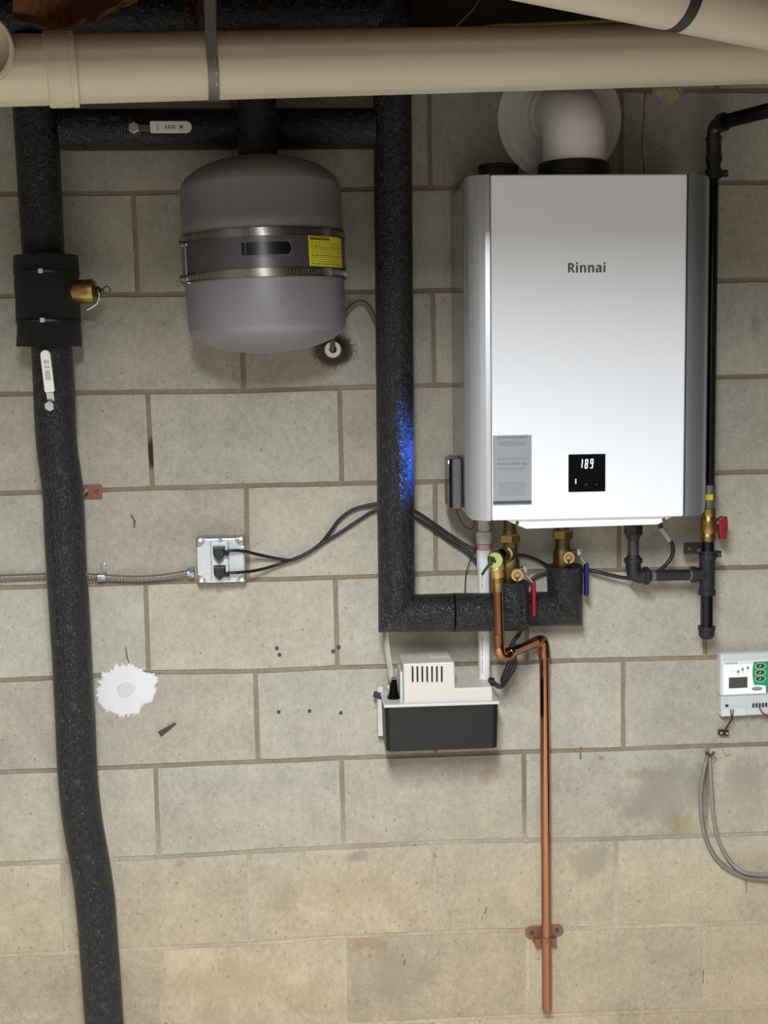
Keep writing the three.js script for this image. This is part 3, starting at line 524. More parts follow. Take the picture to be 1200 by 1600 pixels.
  const g = ring(896, 110, at(896, 249, 0.17).y - yt, blackPlastic); g.name = 'flue_collar';
  const c2 = V(at(778, 262, 0.13).x, yt - 0.002, 0.13), r2 = pm(30.5, 0.13), hc = at(778, 253, 0.16).y - yt;
  part('inlet_cap', turned(c2, c2.clone().add(V(0, hc, 0)), [[0, r2], [hc - 0.009, r2], [hc - 0.008, r2 + 0.0015], [hc - 0.002, r2 + 0.0015], [hc, r2 - 0.001], [hc, 0]], 40), blackPlastic, o);
}
// flue elbow and wall plate
{
  const Zc = 0.13, x0 = at(897, 240, Zc).x, R = pm(50, 0.15), yb = at(915, 274, ZS).y + 0.004, yc = at(874, 186, 0).y, Rb = 0.078;
  const o = thing('flue_elbow', 'thick white plastic flue elbow from the heater top into the wall', 'flue', V(x0, yb, Zc));
  const c = new THREE.CurvePath(); const pts = [V(x0, yb, Zc), V(x0, yc - Rb, Zc)];
  for (let k = 1; k <= 14; k++) { const a = k / 14 * Math.PI / 2; pts.push(V(x0, yc - Rb + Rb * Math.sin(a), Zc - Rb + Rb * Math.cos(a))); }
  pts.push(V(x0, yc, -0.05));
  part('elbow', mitre(pts, R, { lump: 0.002, seg: 48, step: 0.03 }), P(0xe4dfda, 0.4), o);
  part('socket_rim', turned(V(x0, yc, 0.036), V(x0, yc, 0.012), [[0, R], [0, R + 0.006], [0.003, R + 0.008], [0.024, R + 0.008], [0.024, R]], 48), P(0xe0dcd8, 0.35), o);
  const w = thing('wall_plate', 'round dull metal plate on the wall behind the flue elbow', 'plate', V(at(875, 186, 0).x, yc, 0)), px = at(874.5, 186, 0).x, py = at(874, 186, 0).y, RR = pm(96, 0);
  part('plate', turned(V(px, py, 0.0005), V(px, py, 0.012), [[0, RR], [0.002, RR], [0.0035, RR - 0.004], [0.0035, RR - 0.014], [0.006, RR - 0.018], [0.0065, R + 0.022], [0.011, R + 0.016], [0.0115, R + 0.004]], 72), P(0xe6e1e1, 0.35, 0.1, { side: THREE.DoubleSide }), w);
}
// control box beside the heater with its blue light
{
  const xs = at(725, 540, ZS).x, o = thing('control_box', 'small dark grey wireless box on the left flank of the heater', 'control box', V(xs, at(711, 793, 0.12).y, 0.12));
  const y0 = at(711, 793, 0.13).y, y1 = at(711, 714, 0.13).y;
  part('case', rbox(xs - 0.020, xs - 0.0005, y0, y1, 0.06, 0.172, 0.006), P(0x565457, 0.32), o); part('back_shell', rbox(xs - 0.0245, xs - 0.008, y0 + 0.002, y1 - 0.001, 0.075, 0.158, 0.003), blackGloss, o);
  const e = V(xs - 0.0245, y1 - 0.009, 0.150);
  part('indicator', (() => { const s = new THREE.SphereGeometry(0.003, 14, 10); s.scale(0.5, 1.3, 1); s.translate(e.x, e.y, e.z); return s; })(), M(0x223050, 0.4, 0, { emissive: 0x9db8ff, emissiveIntensity: 3 }), o, 'lit blue indicator lamp');
  for (const ty of [680, 715, 752]) { const b = new THREE.SpotLight(0x4678ff, 0.15, 0, 0.46, 1, 2), base = baseOf.get(o); b.castShadow = true; b.position.copy(e).sub(base).add(V(-0.006, 0, 0)); b.target.position.copy(at(639, ty, 0.137)).sub(base); b.shadow.radius = 0.2; o.add(b, b.target); }
  solo('sensor_wire', tube([V(xs - 0.006, y0 + 0.002, 0.1), at(714, 800, 0.1), at(719, 812, 0.09), at(727, 823, 0.08), at(737, 827, 0.08), at(742, 812, 0.1)], 0.0014, 8), P(0x5a1c18, 0.5), 'thin dark red wire curving from the control box to the heater bottom', 'wire', V(xs, y0, 0.1));
}

// ---------------------------------------------------------------- valves under the heater
function serviceValve(label, cx, z, yNutTop, yBody, portX, portY, handleMat, handlePx, yEnd, armName, leverPx) {
  const nut = at(cx, yNutTop, z), o = thing('service_valve', label, 'valve', at(cx, yEnd, z));
  const down = (py) => V(nut.x, at(cx, py, z).y, z);
  part('tail_piece', turned(at(cx, 806, z), down(yNutTop + 1), [[0, 0.013], [0.012, 0.013], [0.02, 0.015]].map(([t, r]) => [t * at(cx, 806, z).distanceTo(down(yNutTop + 1)) / 0.02, r])), brassDull, o);
  part('union_nut', hex(nut, down(yNutTop + 14), 0.0225), brass, o, 'brass union nut');
  const a = down(yNutTop + 13), b = down(yEnd), L = a.distanceTo(b);
  part('body', turned(a, b, [[0, 0.017], [L * 0.12, 0.0155], [L * 0.28, 0.0155], [L * 0.42, 0.0195], [L * 0.72, 0.0205], [L * 0.86, 0.018], [L, 0.016]]), brassDull, o);
  const p = at(portX, portY, z + 0.012); p.x = mix(p.x, nut.x, 0.0);
  part('drain_port', turned(p.clone().add(V(0, 0, 0)), p.clone().add(V(0, 0, 0.026)), [[0, 0.009], [0.014, 0.0105], [0.016, 0.0128], [0.025, 0.0128], [0.026, 0.0118], [0.026, 0.0075], [0.018, 0.0065], [0.018, 0]]), brassPale, o);
  part('port_core', turned(p.clone().add(V(0, -0.001, 0.017)), p.clone().add(V(0, -0.001, 0.0245)), [[0, 0.0048], [0.0065, 0.0048], [0.0075, 0.0035], [0.0075, 0]]), M(0xb98a70, 0.45, 0.4), o);
  part('port_slot', rbox(p.x - 0.0022, p.x + 0.0012, p.y - 0.016, p.y - 0.003, p.z + 0.0195, p.z + 0.0275, 0.0006), P(0x201a14, 0.6), o);
  const hx = at(handlePx, portY - 5, z).x, sy = at(portX, portY - 6, z).y;
  part('stem', turned(V(nut.x + 0.012, sy, z), V(hx - 0.004, sy, z), [[0, 0.009], [0.006, 0.009], [0.008, 0.0065], [hx - 0.016 - nut.x, 0.0065]]), brassDull, o);
  part('stem_nut', hex(V(hx - 0.009, sy, z), V(hx - 0.002, sy, z), 0.008), zinc, o);
  const y1 = at(portX, yEnd + 8, z).y, hy1 = at(handlePx, armName[0], z).y, hy0 = at(handlePx, armName[1], z).y, hX = at(leverPx, armName[1] - 20, z).x;
  part('lever_arm', [rbox(hx - 0.002, hx, sy - 0.014, sy + 0.010, z - 0.007, z + 0.007, 0.0008), (() => { const s = new THREE.BoxGeometry(0.0022, Math.hypot(sy - 0.012 - hy1, hX - hx), 0.013); s.rotateZ(Math.atan2(hX - hx, sy - 0.012 - hy1)); s.translate((hx + hX) / 2 - 0.001, (sy - 0.012 + hy1) / 2, z); return s; })()], zinc, o);
  const hl = part('lever_handle', rbox(hX - 0.0042, hX + 0.0042, hy0, hy1 + 0.004, z - 0.0095, z + 0.0095, 0.0035, 3), handleMat, o);
  hl.userData.label = handleMat === redVinyl ? 'red vinyl lever handle' : 'blue vinyl lever handle';
  return o;
}
{
  const hot = serviceValve('brass service valve with a red lever on the left port below the heater', 796.5, 0.135, 834, 0, 805, 896, redVinyl, 823, 914, [912, 962], 833.5);
  serviceValve('brass service valve with a blue lever on the right port below the heater', 879, 0.06, 828, 0, 885, 869, blueVinyl, 907, 892, [882, 931], 916);
  // relief valve branching off the hot one
  const Z = 0.188, c = at(771.5, 874, Z), o = thing('pressure_relief_valve', 'brass pressure relief valve with a round pale green tag left of the red lever valve', 'valve', c);
  const side = at(797, 866, 0.135), inn = at(783, 867, 0.17);
  part('branch', turned(side, inn, [[0, 0.012], [0.01, 0.012], [0.012, 0.0165], [0.022, 0.0165], [0.024, 0.012], [side.distanceTo(inn), 0.012]], 20), brassDull, o);
  part('bonnet', turned(at(775, 870, 0.155), V(c.x, c.y, Z + 0.012), [[0, 0.012], [0.012, 0.0165], [at(775, 870, 0.155).distanceTo(V(c.x, c.y, Z + 0.012)), 0.0155]]), brass, o);
  part('round_tag', turned(V(c.x, c.y, Z + 0.011), V(c.x, c.y, Z + 0.017), [[0, 0.0155], [0.004, 0.016], [0.006, 0.0145], [0.006, 0]]), P(0x9fae62, 0.5), o, 'round pale green tag');
  part('test_lever', [tube([at(766, 876, Z + 0.021), at(763, 884, Z + 0.024), at(757, 892, Z + 0.020), at(754, 897, Z + 0.012)], 0.0028, 8), tube([at(770, 872, Z + 0.019), at(773, 877, Z + 0.019)], 0.0032, 8), tube([at(765, 872, Z + 0.019), at(767, 880, Z + 0.021)], 0.0045, 8)], P(0x2c3424, 0.45, 0.3), o, 'dark test lever');
  const a = at(775, 880, Z), b = at(777.5, 902, Z);
  part('outlet', turned(a, b, [[0, 0.013], [0.006, 0.0155], [0.014, 0.0155], [0.016, 0.0125], [a.distanceTo(b), 0.0125]]), brassPale, o);
}
// copper discharge pipe
{
  const Zf = 0.188, Zb = 0.035, A = at(777, 901, Zf), B = at(779.5, 1020, Zf), r = 0.0108;
  const C = at(849.5, 1000, Zb), D = at(854.5, 1577, 0.028); const o = thing('copper_pipe', 'long copper discharge pipe stepping back to the wall and running down it', 'pipe', D);
  part('threaded_adapter', turned(A, at(778, 924, Zf), [[0, 0.0115], [0.004, 0.0125], [0.01, 0.0125], [0.013, 0.0118], [A.distanceTo(at(778, 924, Zf)), 0.0118]]), brass, o);
  part('riser', rod(at(778, 922, Zf), at(779.5, 1004, Zf), r), copper, o);
  part('lower_collar', turned(at(779, 990, Zf), at(779.5, 1010, Zf), [[0, r], [0.001, r + 0.0016], [0.024, r + 0.0016], [0.025, r]]), copper, o);
  const H0 = at(793.5, 1022, Zf - 0.018), H1 = at(838, 1003, Zb + 0.015);
  part('front_elbow', tube([at(779.5, 1004, Zf), at(779.6, 1014, Zf), at(782, 1021.5, Zf - 0.004), at(788, 1024, Zf - 0.012), H0], r + 0.0016, 20), copper, o);
  part('cross_run', rod(at(787, 1024, Zf - 0.010), H1, r), copper, o);
  part('elbow_ring', turned(H0, H0.clone().lerp(H1, 0.12), [[0, r], [0, r + 0.0026], [0.012, r + 0.002], [0.012, r]]), copper, o);
  part('rear_elbow', tube([at(834, 1004.5, Zb + 0.02), H1, at(845, 1000.5, Zb + 0.004), at(849.5, 1004, Zb), at(850.3, 1012, Zb), at(850.6, 1024, Zb)], r + 0.0015, 20), copper, o);
  part('collar', turned(at(850.3, 1014, Zb), at(850.8, 1030, Zb), [[0, r], [0.001, r + 0.002], [0.018, r + 0.002], [0.019, r]]), copper, o);
  part('down_pipe', rod(at(850.5, 1020, Zb), D, r, 32), copper, o);
  // strap that holds it
  const c = at(852, 1458, 0.0), s = thing('pipe_strap', 'copper two hole strap holding the copper pipe near the bottom of the wall', 'strap', c), W = x => at(x, 1458, 0.004).x;
  const e = new THREE.Shape(), xa = at(821, 1458, 0.002).x, xb = at(880, 1453, 0.002).x, yy = at(851, 1455, 0.002).y, m = (xa + xb) / 2;
  e.moveTo(xa + 0.014, yy + 0.013); e.lineTo(xb - 0.014, yy + 0.015); e.absarc(xb - 0.0135, yy + 0.0015, 0.0135, Math.PI / 2, -Math.PI / 2, true); e.lineTo(m + 0.025, yy - 0.024); e.lineTo(m - 0.025, yy - 0.026); e.lineTo(xa + 0.014, yy - 0.015); e.absarc(xa + 0.0135, yy - 0.001, 0.0138, -Math.PI / 2, Math.PI / 2, true);
  part('plate', slab(e, 0.004, 0.0005, 0.0008, 10), copperDull, s);
  part('saddle', turned(at(853.5, 1462, 0.029), at(853.7, 1474, 0.029), [[0, r + 0.0002], [0, r + 0.0022], [0.014, r + 0.0022], [0.014, r + 0.0002]]), copperDull, s);
  part('saddle_tab', rbox(m - 0.024, m + 0.024, yy - 0.026, yy - 0.010, 0.004, 0.022, 0.001), copperDull, s);
  for (const [px, py] of [[831, 1457], [870, 1453]]) part('screw', disc(at(px, py, 0.004), V(0, 0, 1), 0.0045, 0.003), screwBlue, s, 'blue screw head');
}
// copper plate behind the left riser
{
  const a = at(112, 780, 0), b = at(159, 757, 0), o = thing('wall_bracket', 'small flat copper bracket plate poking out right of the left riser', 'bracket', V(a.x, a.y, 0));
  part('plate', slab(roundRect(a.x, b.x, a.y, b.y, 0.001), 0.003, 0.0005, 0.0006, 4), M(0x8d5b45, 0.45, 0.6), o);
  part('screw', disc(at(151, 768, 0.0035), V(0, 0, 1), 0.0045, 0.002), steelDark, o);
  part('stud', rod(at(128, 774, 0.006), at(135, 765, 0.03), 0.004, 12), zinc, o);
}

// ---------------------------------------------------------------- condensate drain and pump
{
  const Z = 0.05, r = 0.0132, T = at(756, 815, Z), o = thing('condensate_pipe', 'white plastic condensate pipe from the heater bottom down into the pump', 'pipe', at(757, 1066, Z));
  const tp = (y0, y1, r0, r1, x0 = 756, x1 = 756) => turned(at(x0, y0, Z), at(x1, y1, Z), [[0, r0 - 0.002], [0.001, r0], [at(x0, y0, Z).distanceTo(at(x1, y1, Z)) - 0.001, r1], [at(x0, y0, Z).distanceTo(at(x1, y1, Z)), r1 - 0.002]]);
  part('top_adapter', [tp(812, 831, 0.0125, 0.0125), tp(830, 849, 0.0165, 0.0155)], whitePVC, o); part('primer_band', tp(849, 858, 0.0142, 0.0136), P(0xc9a2a6, 0.5), o, 'pink primer stain');
  part('coupling', tp(858, 889, 0.0152, 0.0148), whitePVC, o); part('pipe', rod(at(756, 888, Z), at(756.8, 1068, Z), r), whitePVC, o);
  part('printed_line', [[898, 908], [912, 919], [994, 1003], [1006, 1018], [1021, 1026], [1030, 1040], [1043, 1052]].map(([y0, y1]) => { const a = at(753.5, y0, Z + r), b = at(753.7, y1, Z + r); return rbox(a.x - 0.0008, a.x + 0.0008, b.y, a.y, Z + r - 0.0006, Z + r + 0.0002, 0.0002); }), M(0xc07f88, 0.6), o);
}
{
  const Zf = 0.135, o = thing('condensate_pump', 'condensate pump with a cream cover and black tank low on the wall', 'pump', at(690, 1167, 0.07));
  const X = (x, z = Zf) => at(x, 1100, z).x, Y = (y, x = 690, z = Zf) => at(x, y, z).y;
  const x0 = X(601), x1 = X(779.5), yT = Y(1101), yB = Y(1168);
  const tankShape = roundRect(x0, x1, 0.012, Zf, 0.014); let tg = new THREE.ExtrudeGeometry(tankShape, { depth: yT - yB, bevelEnabled: true, bevelSize: 0.003, bevelThickness: 0.003, bevelOffset: -0.003, bevelSegments: 3, curveSegments: 8 }); tg.rotateX(Math.PI / 2); tg.scale(1, 1, 1);
  tg.translate(0, yT - 0.003, 0); { const p = tg.attributes.position; for (let i = 0; i < p.count; i++) { const t = (yT - p.getY(i)) / (yT - yB), k = 1 - 0.02 * t; p.setX(i, (x0 + x1) / 2 + (p.getX(i) - (x0 + x1) / 2) * k); } tg.computeVertexNormals(); }
  part('tank', tg, pumpBlack, o, 'black plastic tank');
  part('lid', rbox(x0 - 0.002, x1 + 0.002, yT - 0.003, yT + 0.004, 0.008, Zf + 0.003, 0.003, 3), P(0xc2c1bb, 0.35), o, 'pale lid rim');
  const m0 = X(631.5), m1 = X(712), mt = Y(1036.5, 670), c1 = X(771.5), ct = Y(1075, 740);
  const cov = new THREE.Shape(); cov.moveTo(m0, yT); cov.lineTo(c1, yT); cov.lineTo(c1 - 0.002, ct - 0.002); cov.quadraticCurveTo(c1 - 0.003, ct, c1 - 0.005, ct); cov.lineTo(m1 + 0.0005, ct - 0.001); cov.lineTo(m1 - 0.001, mt - 0.004); cov.quadraticCurveTo(m1 - 0.001, mt, m1 - 0.005, mt); cov.lineTo(m0 + 0.004, mt - 0.001); cov.quadraticCurveTo(m0, mt - 0.001, m0, mt - 0.005); cov.closePath();
  const cover = part('cover', slab(cov, Zf - 0.028, 0.022, 0.003, 8), pumpCream, o, 'cream motor cover');
  const sl = []; for (let i = 0; i < 7; i++) { const px = 644.5 + i * 7.6, a = at(px, 1041, Zf - 0.005), b = at(px + 0.5, 1066, Zf - 0.005), g = slab(roundRect(-0.0019, 0.0019, -(a.y - b.y) / 2, (a.y - b.y) / 2, 0.0018), 0.0008, 0, 0.0002, 5); g.translate((a.x + b.x) / 2, (a.y + b.y) / 2, Zf - 0.0063); sl.push(g); }
  for (const g of sl) part('vent_slot', g, P(0x16130f, 0.7), cover);
  for (const [a, b] of [[648, 680], [699, 731]]) part('latch', rbox(X(a), X(b), yT + 0.002, yT + 0.0045, Zf - 0.004, Zf - 0.001, 0.0006), P(0xb8b2a6, 0.5), o);
  part('top_ribs', Array.from({ length: 9 }, (_, i) => rbox(mix(m1 - 0.045, m1 - 0.008, i / 8) - 0.0011, mix(m1 - 0.045, m1 - 0.008, i / 8) + 0.0011, mt - 0.002, mt + 0.0018, 0.03, 0.085, 0.0006)), P(0xd6d0c4, 0.5), o);
  part('cord_grip', rod(V(c1 - 0.002, Y(1078), 0.075), V(c1 + 0.010, Y(1079), 0.075), 0.009), blackPlastic, o);
  // check valve
  const cv = V(X(615, 0.08), yT + 0.003, 0.085);
  part('valve_base', turned(cv, cv.clone().add(V(0, 0.009, 0)), [[0, 0.014], [0.006, 0.014], [0.009, 0.010], [0.009, 0]]), blackGloss, o);
  part('check_valve', turned(cv.clone().add(V(0, 0.008, 0)), cv.clone().add(V(0.001, 0.047, 0)), [[0, 0.0105], [0.006, 0.0105], [0.010, 0.0085], [0.026, 0.007], [0.038, 0.0055], [0.039, 0]]), blackGloss, o, 'black check valve');
  part('valve_clip', rbox(cv.x - 0.014, cv.x - 0.008, cv.y + 0.022, cv.y + 0.030, cv.z - 0.004, cv.z + 0.004, 0.0015), zinc, o);
  part('clear_shield', [rbox(X(625.5, 0.12), X(630, 0.12), yT + 0.003, Y(1050), 0.05, 0.12, 0.0015)], P(0xdfe3de, 0.2, 0, { transmission: 0.35, thickness: 0 }), o);
  const br = X(595, 0.02); part('mount_bracket', [rbox(X(590, 0.03), X(599, 0.03), yB - 0.002, Y(1090), 0.0, 0.03, 0.0015)], P(0xc6c2b6, 0.45), o);
  part('bracket_tip', (() => { const g = rbox(-0.009, 0.009, -0.0065, 0.0065, 0, 0.012, 0.002), p = at(590, 1086, 0.03); g.rotateZ(-0.25); g.translate(p.x, p.y, 0.024); return g; })(), P(0x20243f, 0.45), o, 'dark blue bracket tip');
  solo('vinyl_tube', tube([cv.clone().add(V(0.001, 0.043, 0)), at(613, 1065, 0.083), at(609, 1040, 0.082), at(605, 1015, 0.08), at(602, 990, 0.07), at(601, 970, 0.04)], 0.0062, 14), P(0xe9e7df, 0.08, 0, { transmission: 0.75, thickness: 0.004, ior: 1.4 }), 'clear vinyl tube rising from the pump to behind the black corner', 'tube', at(614, 1065, 0.083));
  const cords = [[806, 1040, 794, 1062], [802, 1038, 791, 1060], [798, 1037, 786, 1062], [794, 1035, 783, 1062]];
  cords.forEach(([x, y, x2, y2], i) => solo('pump_cord', tube([V(c1 + 0.006, Y(1079) + (i - 1.5) * 0.002, 0.075), at(782 + i * 0.6, 1076 - i * 1.5, 0.078), at(x2, y2, 0.082), at(x, y, 0.086), at(x - 1, 1020, 0.088), at(800 + (3 - i) * 1.2, 1003, 0.088), at(808 + (3 - i) * 1.5, 992, 0.086), at(816, 982, 0.09)], 0.0022, 8), rubber, ['outermost', 'second outermost', 'third outermost', 'innermost'][i] + ' of four thin black cords curving up from the right side of the pump', 'cord', V(c1, Y(1079), 0.075), 'black cords at the pump'));
}

// ---------------------------------------------------------------- gas line
{
  const Z = 0.075, zt = 0.075, o = thing('gas_pipe', 'black iron gas pipe running down right of the heater to a capped drip leg', 'pipe', at(1104, 999, Z));
  const T = (a, b, p) => turned(a, b, p);
  const fitting = (a, b, r, lip = 0.0022, w = 0.007) => { const L = a.distanceTo(b); return turned(a, b, [[0, r - 0.002], [0, r + lip], [w, r + lip], [w + 0.001, r], [L - w - 0.001, r], [L - w, r + lip], [L, r + lip], [L, r - 0.002]], 28); };
  part('top_run', rod(at(1132, 190, zt + 0.03), at(1260, 158, zt + 0.17), 0.0145), blackPipe, o);
  part('top_elbow', [tube([at(1116, 246, zt), at(1115, 220, zt), at(1116, 203, zt + 0.002), at(1122, 193, zt + 0.012), at(1134, 189.5, zt + 0.03)], 0.0145, 20), fitting(at(1115.3, 214, zt), at(1115.3, 250, zt), 0.0155, 0.002, 0.006), turned(at(1126, 192, zt + 0.018), at(1135, 189, zt + 0.034), [[0, 0.015], [0.001, 0.019], [0.011, 0.019], [0.012, 0.015]])], M(0x4b453c, 0.35, 0.7), o);
  part('top_coupling', fitting(at(1115, 249, zt), at(1114.8, 279, zt), 0.0145), blackIron, o);
  part('upper_pipe', rod(at(1114.8, 270, zt), at(1108.5, 764, Z), 0.0108, 28), blackPipe, o);
  part('reducer', turned(at(1108.5, 757, Z), at(1107.5, 798, Z), [[0, 0.012], [0.001, 0.0138], [0.03, 0.0138], [0.04, 0.0125], [at(1108.5, 757, Z).distanceTo(at(1107.5, 798, Z)), 0.0125]]), greyIron, o, 'grey reducer with yellow mark');
  part('paint_mark', (() => { const g = new THREE.CylinderGeometry(0.0141, 0.0141, 0.012, 16, 1, true, -0.9, 1.2); const p = at(1108, 776, Z); g.translate(p.x, p.y, p.z); return g; })(), P(0xe3c51c, 0.5, 0, { side: THREE.DoubleSide }), o, 'yellow paint mark');
  part('lower_nipple', rod(at(1106.5, 838, Z), at(1105.8, 880, Z), 0.0133), blackPipe, o);
  const teeC = at(1104.8, 897, Z);
  part('tee', [fitting(at(1105.5, 866, Z), at(1104.5, 929, Z), 0.0165, 0.0022, 0.010), fitting(teeC, at(1080, 898, Z), 0.0150, 0.0022, 0.009)], blackIron, o);
  part('drip_nipple', rod(at(1104.5, 922, Z), at(1104, 984, Z), 0.0133), blackPipe, o);
  part('cap', turned(at(1104, 978, Z), at(1104, 1000, Z), [[0, 0.0135], [0.0, 0.0185], [0.008, 0.0187], [0.009, 0.0172], [0.021, 0.0165], [0.027, 0.012], [0.0285, 0]]), blackIron, o);
  part('cross_nipple', rod(at(1086, 898, Z), at(1004, 899.5, Z), 0.0120), blackIron, o); part('thread', rod(at(1012, 899.5, Z), at(1024, 899.3, Z), 0.0123), greyIron, o); part('thread', rod(at(1076, 898, Z), at(1083, 898, Z), 0.0126), greyIron, o);
  part('lower_elbow', [tube([at(989.5, 874, Z), at(989.5, 888, Z), at(991, 896, Z), at(998, 900, Z), at(1010, 899.8, Z)], 0.0158, 20), turned(at(989.5, 872, Z), at(989.5, 880, Z), [[0, 0.0155], [0.0005, 0.0195], [0.0095, 0.0195], [0.010, 0.0155]]), turned(at(1006, 899.6, Z), at(1013, 899.5, Z), [[0, 0.0155], [0.0005, 0.0195], [0.008, 0.0195], [0.0085, 0.0155]])], blackIron, o);
  part('heater_nipple', rod(at(989.5, 838, Z), at(989.5, 878, Z), 0.0122), M(0x5a5a5c, 0.3, 0.6), o);
  part('heater_union', [hex(at(989.5, 820, Z), at(989.5, 836, Z), 0.020), turned(at(989.5, 835, Z), at(989.5, 843, Z), [[0, 0.017], [at(989.5, 835, Z).distanceTo(at(989.5, 843, Z)), 0.0125]]), rod(at(989.5, 808, Z), at(989.5, 822, Z), 0.012)], M(0x3a3733, 0.4, 0.5), o);
  // shut off valve
  const v = thing('gas_valve', 'brass gas shut off valve with a red tee handle right of the heater', 'valve', at(1107, 845, Z));
  const a = at(1107.5, 794, Z), b = at(1106.5, 846, Z), L = a.distanceTo(b);
  part('body', turned(a, b, [[0, 0.013], [0.001, 0.0158], [L * 0.16, 0.0158], [L * 0.24, 0.0145], [L * 0.36, 0.0178], [L * 0.66, 0.0178], [L * 0.76, 0.0145], [L * 0.84, 0.0158], [L - 0.001, 0.0158], [L, 0.013]]), brass, v);
  const s0 = at(1110, 816, Z), s1 = at(1126, 816, Z); part('stem', rod(s0, s1, 0.0052, 14), brassPale, v);
  const hp = [[1121, 811], [1127, 806.5], [1135, 807], [1136.5, 820], [1134, 840], [1131, 843.5], [1124, 842], [1122, 828]].map(([x, y]) => at(x, y, Z));
  part('handle', slab(outline([...hp].reverse()), 0.016, Z - 0.008, 0.003), P(0x840f1a, 0.4), v, 'red handle');
  // clamps to the wall
  const clamp = (label, x, y, left) => {
    const c = at(x, y, Z), k = thing('pipe_clamp', label, 'clamp', V(c.x, c.y, 0)), r = left ? 0.0135 : 0.0145;
    part('ring', turned(c.clone().add(V(0, -0.008, 0)), c.clone().add(V(0, 0.008, 0)), [[0, r], [0, r + 0.003], [0.016, r + 0.003], [0.016, r]]), blackIron, k);
    part('ear', rbox(c.x + r, c.x + r + 0.016, c.y - 0.007, c.y + 0.007, Z - 0.005, Z + 0.003, 0.001), blackIron, k); part('bolt', rod(V(c.x + r + 0.010, c.y, Z - 0.010), V(c.x + r + 0.010, c.y, Z + 0.010), 0.0042, 10), steelDark, k);
    if (left) { const p = at(1078, 857, Z); part('wall_tab', rbox(p.x - 0.011, c.x - r + 0.002, p.y - 0.013, p.y + 0.012, Z - 0.010, Z - 0.006, 0.001), P(0x303134, 0.4, 0.4), k); part('rivet', disc(at(1077, 857, Z - 0.006), V(0, 0, 1), 0.003, 0.001), greyIron, k); part('tab_bolt', rod(V(c.x - r - 0.007, c.y + 0.010, Z - 0.012), V(c.x - r - 0.007, c.y + 0.010, Z + 0.009), 0.005, 10), steelDark, k); }
    part('standoff', rod(V(c.x, c.y, 0), V(c.x, c.y, Z - r), 0.005, 12), steelDark, k);
  };
  clamp('black pipe clamp with a square tab on the gas pipe below the red handle', 1105.5, 866, true); clamp('small black pipe clamp at the top of the gas pipe beside the heater top', 1115, 271, false);
}

